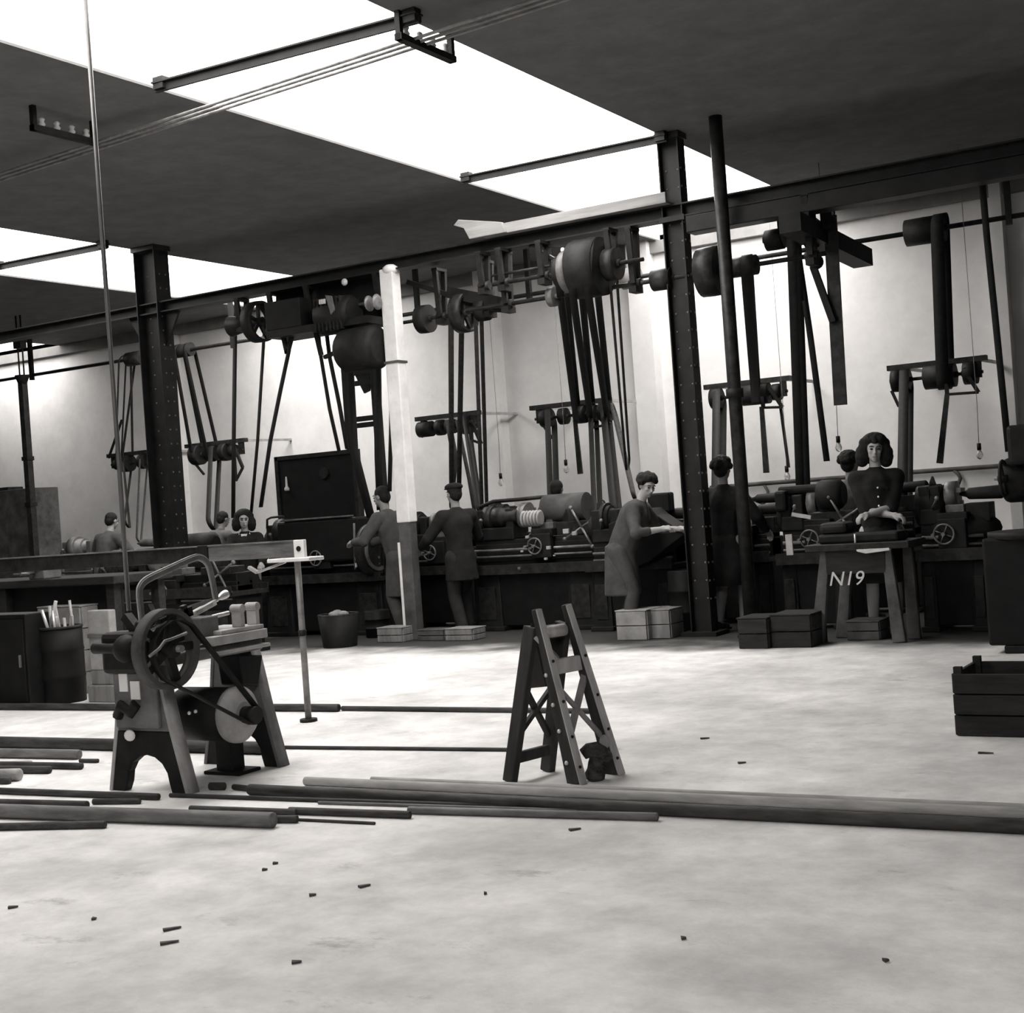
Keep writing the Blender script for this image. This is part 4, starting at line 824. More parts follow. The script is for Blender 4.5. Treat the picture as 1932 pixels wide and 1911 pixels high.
# big lathe left of the white post
Y1 = 12.9
t = engine_lathe(wx(505, Y1), wx(745, Y1), Y1, 'large dark lathe under the switchboard with a big face plate at its right end', h=1.08, cones=(.16, .14, .12), chuck=.12, seed=1)
xa, xb = wx(520, Y1 - .3), wx(672, Y1 - .3)
b = MB(); b.box2((xa, Y1 - .28, .86), (xb, Y1 + .2, 1.36)); hb = b.build('gear_case', M['board'], t, world=True, bevel=.03)
b = MB(); b.box2((xa + .1, Y1 - .3, 1.37), (xb - .1, Y1 - .2, 1.385)); b.build('top_strip', M['grey'], hb, world=True)
fp_ = at(712, 1035, Y=Y1 - .25)
b = MB(); b.lathe((fp_.x - .16, Y1 - .2, fp_.z), X_, [(0, .06), (.02, .30), (.07, .31), (.12, .30), (.13, .26), (.12, .25)], 36); fpl = b.build('face_plate', M['iron2'], t, world=True)
b = MB(); b.lathe((fp_.x - .04, Y1 - .2, fp_.z), X_, [(0, .24), (.02, .24), (.02, .20), (0, .2)], 32, caps=False); b.build('face_ring', M['steel'], fpl, world=True)
for y, m in ((1015, 'grey'), (1040, 'chalk'), (1050, 'chalk'), (1064, 'chalk')):
    p = at(672, y, Y=Y1 - .34); b = MB(); b.box(p, (.02, .02, .05)); b.build('rod_mark', M[m], t, world=True)
b = MB(); b.tube(at(668, 985, Y=Y1 - .34), at(670, 1072, Y=Y1 - .34), .012, 8); b.build('sight_rod', M['grey'], t, world=True)
b = MB(); b.path([at(504, 995, Y=Y1 - .3), at(504, 978, Y=Y1 - .3), at(512, 974, Y=Y1 - .3), at(535, 972, Y=Y1 - .3)], .014, 8); b.build('grab_rail', M['iron2'], t, world=True)
b = MB(); b.tube(at(615, 905, Y=12.6) , at(615, 905, Y=12.6) + Vector((0, 0, .01)), .01, 6)
# switchboard
Y2 = 13.5
s0 = at(524, 862, Y=Y2); s1 = at(680, 972, Y=Y2); stp = at(602, 855, Y=Y2).z; sbt = at(602, 978, Y=Y2).z
t = thing('switchboard', ((s0.x + s1.x) / 2, Y2, 0), 'black square switchboard panel on legs behind the large dark lathe', 'switchboard')
b = MB(); b.box2((s0.x, Y2 - .03, sbt - .1), (s1.x, Y2 + .05, stp)); pn = b.build('panel', M['board'], t, world=True, bevel=.004)
for (xa, xb, za, zb_) in ((s0.x - .02, s0.x + .03, sbt - .1, stp + .02), (s1.x - .03, s1.x + .02, sbt - .1, stp + .02), (s0.x, s1.x, stp - .03, stp + .02)):
    b = MB(); b.box2((xa, Y2 - .05, za), (xb, Y2 + .06, zb_)); b.build('frame_bar', M['iron2'], t, world=True)
for xx in (s0.x + .05, s1.x - .05): b = MB(); b.box2((xx - .03, Y2, 0), (xx + .03, Y2 + .05, sbt)); b.build('leg', M['iron'], t, world=True)
p = at(541, 915, Y=Y2 - .05); b = MB(); b.lathe(p + Z_ * -.06, Z_, [(0, .03), (.03, .034), (.06, .015), (.17, .01), (.18, .004)], 10); b.build('knife_switch_handle', M['ceramic'], pn, world=True)
for dx_ in (.1,): b = MB(); b.lathe((p.x + .5 + dx_, Y2 - .06, p.z + .12), Y_, [(0, .07), (.03, .07)], 16); b.build('dial', M['iron2'], pn, world=True)

# middle lathes
Y3 = 13.1
t = engine_lathe(wx(895, Y3), wx(1145, Y3), Y3, 'long dark lathe in mid row carrying a wide grey drum and a striped pale coil', h=1.08, cones=(.13, .11, .1), seed=2, turret=True)
c0_ = at(1030, 957, Y=Y3 + .05); c1_ = at(1108, 950, Y=Y3 + .05)
b = MB(); b.lathe((c0_.x, Y3 + .05, 1.30), X_, [(0, .05), (0, .15), ((c1_.x - c0_.x), .15), ((c1_.x - c0_.x), .05)], 24); b.build('wide_drum', M['soot'], t, world=True)
p = at(1005, 976, Y=Y3 - .2); b = MB()
for k in range(6): b.lathe((p.x - .12 + .04 * k, Y3 - .2, p.z), X_, [(0, .07), (.012, .09), (.024, .07)], 18)
cc_ = b.build('wound_coil', M['lgrey'], t, world=True); cc_['kind'] = 'stuff'
b = MB(); b.lathe((p.x - .55, Y3 - .1, p.z + .04), X_, [(0, .04), (.02, .1), (.14, .1), (.16, .07), (.3, .07), (.31, .04)], 18); b.build('spindle_nose', M['iron2'], t, world=True)
b = MB(); b.path([at(905, 955, Y=Y3 + .2), at(930, 944, Y=Y3 + .2), at(980, 940, Y=Y3 + .2), at(1030, 935, Y=Y3 + .2)], .022, 8); b.build('feed_tube', M['iron2'], t, world=True)
for i, (x, y, s, m) in enumerate(((1068, 1000, .05, 'bright'), (1084, 1004, .04, 'lgrey'), (995, 1011, .03, 'lgrey'), (1035, 1031, .035, 'lgrey'), (985, 1038, .02, 'bright'), (1030, 1052, .025, 'lgrey'), (980, 1070, .025, 'steel'), (1046, 1046, .015, 'bright'))):
    q = MB(); q.box(at(x, y, Y=Y3 - .33), (s * 1.3, .03, s)); q.build('bright_fitting', M[m], t, world=True, bevel=.004)
t = engine_lathe(wx(1120, 12.9), wx(1290, 12.9), 12.9, 'dark lathe with a wedge-shaped sheet hood beside the riveted centre column', h=1.0, seed=3, chuck=.1)
h_ = [at(1236, 955, Y=12.5), at(1250, 968, Y=12.5), at(1304, 1003, Y=12.5), at(1236, 1056, Y=12.5), at(1170, 1085, Y=12.5), at(1160, 985, Y=12.5)]
b = MB(); b.prism(h_, (0, .3, 0)); b.build('wedge_hood', M['board'], t, world=True, bevel=.01)
b = MB(); b.box(at(1247, 946, Y=12.8), (.24, .15, .2)); b.build('end_box', M['board'], t, world=True, bevel=.02)
b = MB(); b.tube(at(1262, 978, Y=12.7), at(1310, 980, Y=12.7), .012, 8); b.build('feed_rod', M['iron2'], t, world=True)
t = engine_lathe(wx(770, 13.6), wx(905, 13.6), 13.6, 'dim lathe directly behind the man in the cap', h=1.05, seed=4)
t = engine_lathe(wx(1340, 13.4), wx(1470, 13.4), 13.4, 'low dark lathe between the pipe column and the small headstock', h=.98, seed=5, chuck=.09)
b = MB(); b.path([at(1412, 935, Y=13.2), at(1414, 965, Y=13.2), at(1430, 960, Y=13.2), at(1436, 985, Y=13.2)], .025, 8); b.build('bent_lever', M['iron'], t, world=True)
for xa_, xb_, Yq, hq, lb in ((560, 760, 14.9, 1.1, 'black lathe body in the back row behind the large dark lathe'), (905, 1140, 15.0, 1.1, 'black lathe body in the back row behind the wide grey drum'),
                        (1345, 1465, 14.9, 1.08, 'black lathe body in the back row behind the dark-clad worker'), (1590, 1740, 14.2, 1.1, 'black lathe body in the back row behind the woman in the buttoned blouse')):
    engine_lathe(wx(xa_, Yq), wx(xb_, Yq), Yq, lb, h=hq, seed=xa_, m='board', m2='iron')
# right hand lathe with knob
Y5 = 12.75
t = engine_lathe(wx(1478, Y5), wx(1615, Y5), Y5, 'dark lathe with a round knob at its left where the tall twin belt lands', h=1.02, seed=6, cones=(.12, .1), turret=True)
b = MB(); b.box2((wx(1478, Y5), Y5 - .2, 1.12), (wx(1500, Y5), Y5 + .1, 1.32)); b.box2((wx(1478, Y5), Y5 - .1, 1.28), (wx(1560, Y5), Y5 + .12, 1.36)); b.build('head_casting', M['iron'], t, world=True, bevel=.03)
p = at(1472, 957, Y=Y5 - .1); b = MB(); b.tube(p, p + X_ * .16, .02, 10); b.lathe(p - X_ * .04, X_, [(0, .03), (.02, .055), (.06, .055), (.08, .03)], 16); b.build('round_knob', M['iron'], t, world=True)
b = MB(); b.bar(at(1494, 968, Y=Y5 - .3), at(1530, 974, Y=Y5 - .3), .02, .035); b.build('bright_slide', M['bright'], t, world=True)
c_ = at(1565, 925, Y=Y5 - .1); b = MB(); b.lathe((c_.x - .1, Y5 - .1, c_.z - .03), X_, [(0, .08), (0, .13), (.03, .14), (.2, .14), (.24, .10)], 24); b.build('rounded_cover', M['iron'], t, world=True)
# wooden machine bench with painted number, in front
Y6 = 11.45
bl = at(1545, 1212, Y=Y6).x; br = at(1712, 1212, Y=Y6).x; bt = .78
t = thing('machine_stand', ((bl + br) / 2, Y6, 0), 'machine stand with splayed pale legs and a painted number below its top', 'machine stand')
b = MB(); b.box2((bl - .05, Y6 - .05, bt), (br + .08, Y6 + .5, bt + .06)); b.build('top_plate', M['iron2'], t, world=True, bevel=.008)
for (x0_, x1_, yy) in ((1557, 1545, Y6), (1672, 1700, Y6), (1712, 1728, Y6 + .25), (1600, 1592, Y6 + .4)):
    p0 = Vector((at(x0_, 1070, Y=yy).x, yy + .05, bt)); p1 = Vector((at(x1_, 1210, Y=yy).x, yy - .03, 0)); b = MB(); b.bar(p1, p0, .11, .06, side=X_, wd2=.08); b.build('leg', M['soot'], t, world=True, bevel=.008)
b = MB(); b.box2((at(1560, 1090, Y=Y6).x, Y6 + .0, bt - .20), (at(1672, 1090, Y=Y6).x, Y6 + .03, bt)); ap = b.build('apron_board', M['woodd'], t, world=True, bevel=.004)
ttf = bpy.data.curves.new('painted_number', 'FONT'); ttf.body = 'N19'; ttf.size = .17; ttf.extrude = .001; ttf.shear = .25
to = bpy.data.objects.new('painted_number', ttf); col.objects.link(to); ttf.materials.append(M['chalk']); to.parent = ap
pn_ = at(1563, 1103, Y=Y6 - .003); to.rotation_euler = (PI / 2, 0, 0)
to.location = Vector((pn_.x, Y6 - .004, pn_.z)) - t.location
b = MB(); b.box2((bl + .05, Y6 + .02, bt + .06), (br - .02, Y6 + .35, bt + .14)); b.build('machine_base', M['iron'], t, world=True, bevel=.02)
b = MB(); b.box2((bl + .05, Y6 + .05, bt + .14), (bl + .3, Y6 + .32, bt + .24)); b.build('head_block', M['iron'], t, world=True, bevel=.04)
b = MB(); b.path([at(1613, 1005, Y=Y6 - .02), at(1614, 1030, Y=Y6 - .02)], .009, 8); b.build('bright_rod', M['bright'], t, world=True)
b = MB(); b.prism([at(1615, 1028, Y=Y6 - .02), at(1622, 1024, Y=Y6 - .02), at(1645, 1030, Y=Y6 - .02), at(1680, 1028, Y=Y6 - .02), at(1680, 1036, Y=Y6 - .02), at(1635, 1042, Y=Y6 - .02), at(1618, 1038, Y=Y6 - .02)], (0, .06, 0)); b.build('pale_tray', M['cloth'], t, world=True, bevel=.006)
b = MB(); b.bar(at(1488, 1006, Y=Y6 + .3), at(1491, 1045, Y=Y6 + .3), .06, .02, side=X_); b.build('pale_flap', M['lgrey'], t, world=True)
# rightmost machines
Y7 = 12.4
t = engine_lathe(wx(1738, Y7), wx(1872, Y7), Y7, 'dark lathe at right behind the floor shadow, right of the woman', h=1.02, seed=8, chuck=.12)
c_ = at(1765, 945, Y=Y7 + .1); b = MB(); b.lathe((c_.x - .12, Y7, c_.z), X_, [(0, .1), (0, .15), (.2, .16), (.24, .1)], 20); b.build('hump_cover', M['iron'], t, world=True)
c_ = at(1815, 985, Y=Y7); b = MB(); b.ball((c_.x, Y7, c_.z - .05), (.34, .2, .17), 16, 10); b.build('round_guard', M['iron'], t, world=True)
Y8 = 11.0
xr0 = wx(1885, Y8)
t = thing('column_drill', (xr0 + .35, Y8, 0), 'tall black column drill at the extreme right edge', 'drill')
b = MB(); b.box((xr0 + .35, Y8, .03), (.6, .7, .06)); b.build('foot_plate', M['iron'], t, world=True, bevel=.01)
b = MB(); b.lathe((xr0 + .35, Y8 + .15, .06), Z_, [(0, .14), (.1, .1), (1.5, .09)], 18); b.build('column', M['iron'], t, world=True)
b = MB(); b.lathe((xr0 + .28, Y8 - .1, .82), Z_, [(0, .1), (.03, .34), (.08, .34)], 24); b.build('work_table', M['iron'], t, world=True)
b = MB(); b.box((xr0 + .3, Y8, 1.62 - .08), (.3, .5, .3)); b.lathe((xr0 + .05, Y8, 1.28), X_, [(0, .1), (.02, .17), (.2, .17), (.3, .1)], 20); b.build('drill_head', M['iron'], t, world=True, bevel=.03)
b = MB(); b.tube((xr0 + .3, Y8 - .15, 1.0), (xr0 + .3, Y8 - .15, 1.45), .04, 12, .06); b.build('quill', M['steel'], t, world=True)
handwheel(t, (xr0 + .1, Y8 - .2, 1.3), .13, X_ * -1, 'iron')
b = MB(); b.box2((xr0 - .06, Y8 - .35, .06), (xr0 + .6, Y8 + .1, .86)); b.build('base_cabinet', M['board'], t, world=True, bevel=.02)
# left machinery behind the rail
t = engine_lathe(wx(120, 14.3), wx(300, 14.3), 14.3, 'blurred grey lathe at left in front of the stooping man', h=1.04, m='soot', m2='steel', seed=9)
t = engine_lathe(wx(335, 13.3), wx(505, 13.3), 13.3, 'dark lathe worked by the woman with the white collar', h=.93, seed=10, chuck=.12)
c_ = at(370, 1022, Y=13.2); b = MB(); b.lathe((c_.x - .3, 13.2, 1.16), X_, [(0, .06), (0, .13), (.6, .14), (.65, .08)], 20); b.build('long_cover', M['iron'], t, world=True)
t = engine_lathe(wx(190, 11.1), wx(470, 11.1), 11.1, 'low black lathe seen under the stock rail behind the hacksaw', h=.86, seed=11, turret=True)
# benches and cabinets at far left
Yb = 8.35
bx0, bx1 = wx(-200, Yb, 1100), wx(215, Yb, 1100)
t = thing('work_bench', ((bx0 + bx1) / 2, Yb + .3, 0), 'long dark workbench at far left under the stock rail', 'bench')
b = MB(); b.box2((bx0, Yb, .93), (bx1, Yb + .7, 1.0)); b.build('bench_top', M['woodd'], t, world=True, bevel=.01)
for xx in (bx0 + .1, (bx0 + bx1) / 2, bx1 - .1):
    for yy in (Yb + .08, Yb + .6): b = MB(); b.box2((xx - .05, yy - .04, 0), (xx + .05, yy + .04, .93)); b.build('leg', M['woodd'], t, world=True, bevel=.006)
b = MB(); b.box2((bx0, Yb + .12, .0), (bx1 - .05, Yb + .15, .93)); b.build('front_board', M['board'], t, world=True)
b = MB(); b.box2((bx0 + .1, Yb + .1, .35), (bx1 - .1, Yb + .6, .39)); b.build('shelf', M['woodd'], t, world=True)
vi = at(75, 1085, Y=Yb + .1)
t = thing('bench_vise', (vi.x, Yb + .14, 1.0), 'grey bench vise with a pale jaw on the left workbench', 'vise')
b = MB(); b.box((0, .02, .06), (.2, .2, .12)); b.build('body', M['grey'], t, bevel=.01)
b = MB(); b.box((0, -.1, .13), (.18, .05, .06)); b.box((0, 0, .13), (.18, .05, .06)); b.build('jaw', M['lgrey'], t, bevel=.006)
b = MB(); b.tube((0, -.1, .06), (0, -.25, .06), .015, 8); b.tube((-.1, -.24, .06), (.1, -.24, .06), .008, 8); b.build('screw', M['steel'], t)
def cabinet(x0, x1, ytop, Y, dp, label, m, z1=None, doors=1, name='steel_cabinet', z0=0.0):
    a = at(x0, ytop, Y=Y); c = at(x1, ytop, Y=Y); z = z1 or a.z
    t = thing(name, ((a.x + c.x) / 2, Y + dp / 2, z0), label, 'cabinet'); b = MB(); b.box2((a.x, Y, z0), (c.x, Y + dp, z)); b.build('body', M[m], t, world=True, bevel=.01)
    for k in range(doors):
        u0 = a.x + (c.x - a.x) * k / doors + .02; u1 = a.x + (c.x - a.x) * (k + 1) / doors - .02
        b = MB(); b.box2((u0, Y - .015, z0 + .05), (u1, Y, z - .04)); d_ = b.build('door', M[m], t, world=True, bevel=.004)
        b = MB(); b.box2((u1 - .05, Y - .03, (z0 + z) / 2 - .05), (u1 - .035, Y - .015, (z0 + z) / 2 + .05)); b.build('handle', M['steel'], d_, world=True)
    return t
cabinet(-70, 46, 1160, 7.55, .25, 'tall black steel cabinet at the left edge beside the barrel', 'board', doors=2)
def crate(x0, x1, ytop, ybot, dp, m, label, name='crate', slats=3, cat='crate', z0=0.0, lid=True, jag=False):
    p0 = at(x0, ybot, Z=z0); p1 = at(x1, ybot, Y=p0.y); z = at(x0, ytop, Y=p0.y).z; Y = p0.y; xa, xb = p0.x, p1.x
    t = thing(name, ((xa + xb) / 2, Y + dp / 2, z0), label, cat); n = max(2, slats); hh = (z - z0) / n
    for k in range(n):
        for (q0, q1) in (((xa, Y - .012, z0 + hh * k + .004), (xb, Y + .01, z0 + hh * (k + 1) - .004)), ((xa, Y + dp - .01, z0 + hh * k + .004), (xb, Y + dp + .012, z0 + hh * (k + 1) - .004)),
                         ((xa - .01, Y + .01, z0 + hh * k + .004), (xa + .012, Y + dp - .01, z0 + hh * (k + 1) - .004)), ((xb - .012, Y + .01, z0 + hh * k + .004), (xb + .01, Y + dp - .01, z0 + hh * (k + 1) - .004))):
            b = MB(); b.box2(q0, q1); b.build('plank', M[m], t, world=True, bevel=.003)
    for xx in (xa + .02, xb - .02):
        for yy in (Y + .03, Y + dp - .03): b = MB(); b.box((xx, yy, (z0 + z) / 2), (.04, .04, z - z0 + (.06 if jag else 0))); b.build('corner_post', M[m], t, world=True)
    if lid: b = MB(); b.box2((xa - .01, Y - .012, z), (xb + .01, Y + dp + .012, z + .012)); b.build('lid', M[m], t, world=True, bevel=.003)
    else: b = MB(); b.box2((xa + .02, Y + .02, z0 + .02), (xb - .02, Y + dp - .02, z0 + (z - z0) * .75)); b.build('contents', M[m], t, world=True, bevel=.02)
    return t
# barrel with rods
bc = at(122, 1326, Z=0); 
bc = bc + (bc - Vector((CAM.x, CAM.y, 0))).normalized() * .18
t = thing('scrap_barrel', (bc.x, bc.y, 0), 'black riveted barrel bristling with pale offcut rods at left', 'barrel')
hb_ = .62
b = MB(); b.lathe((0, 0, 0), Z_, [(0, .13), (0, .18), (.2, .182), (.21, .19), (.23, .182), (.42, .182), (.43, .19), (.45, .182), (hb_, .18), (hb_, .168), (.04, .168), (.04, .1)], 28, caps=False); b.build('drum', M['board'], t)
b = MB(); b.path([(.18 * math.cos(2 * PI * k / 24), .18 * math.sin(2 * PI * k / 24), hb_) for k in range(24)], .012, 6, closed=True); b.build('rim', M['iron2'], t)
b = MB(); b.box((0, 0, .50), (.2, .2, .06)); b.build('filling', M['grey'], t, bevel=.02)
for k in range(11):
    rr = random.Random(k); a = rr.uniform(0, 2 * PI); q = rr.uniform(.03, .13); p = Vector((q * math.cos(a), q * math.sin(a), .5)); L = rr.uniform(.18, .38)
    p2 = p + Vector((rr.uniform(-.08, .12), rr.uniform(-.06, .06), L)); m = M['lgrey'] if k % 3 else M['bright']
    r_ = rr.uniform(.008, .016); b = MB(); b.tube(p - t.location * 0, p2, r_, 8)
    ro = b.build('offcut_rod', m); ro.location = ro.location + t.location
    tag(ro, 'pale metal offcut rod standing up out of the black barrel', 'rod', 'offcut rods in the barrel')
q0 = at(26, 1216, D=depth(bc) - .1); q1 = at(50, 1190, D=depth(bc) - .1); q2 = at(82, 1160, D=depth(bc) - .1)
b = MB(); b.path([q0, q1, q2], .011, 8); tag(b.build('bent_rod', M['bright']), 'bright bent rod curving out over the edge of the black barrel', 'rod')
# pale case behind barrel
YQ = at(165, 1322, Z=0).y; a = at(163, 1150, Y=YQ); c = at(204, 1150, Y=YQ)
t = thing('pale_case', ((a.x + c.x) / 2, YQ + .2, 0), 'pale upright case standing right of the black barrel', 'case')
b = MB(); b.box2((a.x, YQ, .26), (c.x, YQ + .08, a.z)); b.build('body', M['carton'], t, world=True, bevel=.01)
b = MB(); b.box2((a.x, YQ - .01, (a.z + .3) / 2), (c.x, YQ, (a.z + .3) / 2 + .03)); b.build('band', M['grey'], t, world=True)
b = MB(); b.box2((a.x - .02, YQ - .03, 0), (c.x + .08, YQ + .12, .14)); b.box2((a.x, YQ, .14), (c.x, YQ + .08, .26)); b.build('pallet', M['wood'], t, world=True, bevel=.01)
crate(84, 162, 1145, 1306, .2, 'carton', 'pale slatted crate standing behind the black barrel', slats=4)
# dark cabinet top left and shelf
Yc = 14.6
t = cabinet(-80, 62, 932, Yc, .5, 'tall dark cupboard against the wall at the left edge', 'soot', doors=2, name='cupboard')
b = MB(); p = at(10, 925, Y=Yc + .2); b.box((p.x, Yc + .2, p.z + .0), (.5, .3, .12)); tag(b.build('tool_box', M['iron2'], bevel=.01), 'small dark box lying on top of the cupboard at left', 'box')
Yp = 14.3; p0 = at(57, 925, Y=Yp); p1 = at(45, 708, Y=Yp)
t = thing('pipe_post', (p0.x, Yp, 0), 'jointed dark post with a flared cap rising beside the left cupboard', 'post')
b = MB(); b.bar((p0.x, Yp, 0), (p0.x, Yp, p1.z), .1, .1, side=X_); b.build('shaft', M['iron2'], t, world=True)
b = MB(); b.lathe((p0.x, Yp, p1.z - .12), Z_, [(0, .06), (.1, .1), (.14, .11), (.14, .05)], 12); b.build('flared_cap', M['iron'], t, world=True)
for zz in (1.9, 2.6): b = MB(); b.box((p0.x, Yp, zz), (.13, .13, .06)); b.build('joint_band', M['iron'], t, world=True)
for sx in (-.05, .05): b = MB(); b.tube((p0.x + sx, Yp, p1.z), (p0.x + sx, Yp, CEIL), .012, 8); b.build('hanger_rod', M['iron'], t, world=True)
b = MB(); b.box((p0.x, Yp, p1.z + .5), (.16, .12, .14)); b.build('upper_clamp', M['iron'], t, world=True)
# crates, barrels, timber along the row
crate(1806, 1990, 1268, 1386, .5, 'woodd', 'large open dark wooden crate with ragged edges at the right edge of the floor', lid=False, jag=True, slats=3)
crate(1166, 1222, 1152, 1206, .35, 'carton', 'pale board crate standing under the wedge-hooded lathe', slats=2)
crate(1224, 1266, 1150, 1203, .35, 'wood', 'greyer crate right beside the pale board crate', slats=2)
crate(1396, 1450, 1166, 1222, .35, 'woodd', 'dark crate on the floor right of the pipe column foot', slats=2)
crate(1458, 1532, 1160, 1220, .4, 'woodd', 'black crate just left of the numbered machine stand', slats=2)
crate(842, 892, 1186, 1207, .25, 'wood', 'low flat wooden tray at the feet of the man in the cap', slats=2)
crate(714, 760, 1184, 1210, .25, 'wood', 'low wooden tray left of the white post foot', slats=2)
crate(790, 838, 1188, 1207, .2, 'soot', 'low grey tray right of the white post foot', slats=2)
crate(1600, 1660, 1172, 1206, .3, 'soot', 'dull box under the numbered machine stand', slats=2)
p = at(620, 1222, Z=0); t = thing('waste_bin', (p.x, p.y + .2, 0), 'black waste bin heaped with pale swarf under the large dark lathe', 'bin')
b = MB(); b.lathe((0, 0, 0), Z_, [(0, .18), (.34, .22), (.34, .205), (.02, .17)], 24, caps=False); b.build('bucket', M['board'], t)
b = MB(); b.path([(.21 * math.cos(2 * PI * k / 20), .21 * math.sin(2 * PI * k / 20), .34) for k in range(20)], .012, 6, closed=True); b.build('rim', M['iron2'], t)
b = MB()
for k in range(9): rr = random.Random(40 + k); b.ball((rr.uniform(-.1, .1), rr.uniform(-.1, .1), rr.uniform(.3, .37)), (rr.uniform(.05, .08), rr.uniform(.05, .08), rr.uniform(.03, .05)), 8, 6)
o = b.build('swarf', M['wood'], t); o['kind'] = 'stuff'
for x, y, h_, r, lb in ((1284, 1196, .62, .15, 'dark drum at the foot of the riveted centre column'), (700, 1202, .3, .14, 'small dark bucket right of the waste bin')):
    p = at(x, y, Z=0); t = thing('oil_drum', (p.x, p.y + r, 0), lb, 'drum')
    b = MB(); b.lathe((0, 0, 0), Z_, [(0, r * .9), (.01, r), (h_ * .33, r), (h_ * .34, r * 1.05), (h_ * .36, r), (h_ * .66, r), (h_ * .67, r * 1.05), (h_ * .69, r), (h_ - .01, r), (h_, r * .94), (h_ - .015, r * .9)], 24); b.build('shell', M['board'], t)
    b = MB(); b.tube((r * .5, 0, h_ - .016), (r * .5, 0, h_ + .01), .025, 10); b.build('bung', M['iron2'], t)
# wall clutter: cream scrap of paper
# ------------------------------------------------------------------ people
def ik(a, c, l1, l2, hint):
    a, c = Vector(a), Vector(c); d = c - a; L = min(d.length, (l1 + l2) * .995); u = d.normalized(); c = a + u * L
    x = (l1 * l1 - l2 * l2 + L * L) / (2 * L); h = math.sqrt(max(l1 * l1 - x * x, 0)); hv = Vector(hint); hv = (hv - u * hv.dot(u)).normalized()
    return a + u * x + hv * h, c
def remeshed(mb, name, m, parent, vox, smooth=4):
    o = mb.build(name, m, parent)
    r = o.modifiers.new('r', 'REMESH'); r.mode = 'VOXEL'; r.voxel_size = vox; r.use_smooth_shade = True
    s = o.modifiers.new('s', 'SMOOTH'); s.iterations = smooth; s.factor = .5
    dg = bpy.context.evaluated_depsgraph_get(); me = bpy.data.meshes.new_from_object(o.evaluated_get(dg)); old = o.data
    o.modifiers.clear(); o.data = me; bpy.data.meshes.remove(old); return o
def limb(b, pts, rs, seg=12):
    P = [Vector(p) for p in pts]; b.path(P, 0, seg, rs=rs)
    for p, r in zip(P, rs): b.ball(p, r, 10, 8)
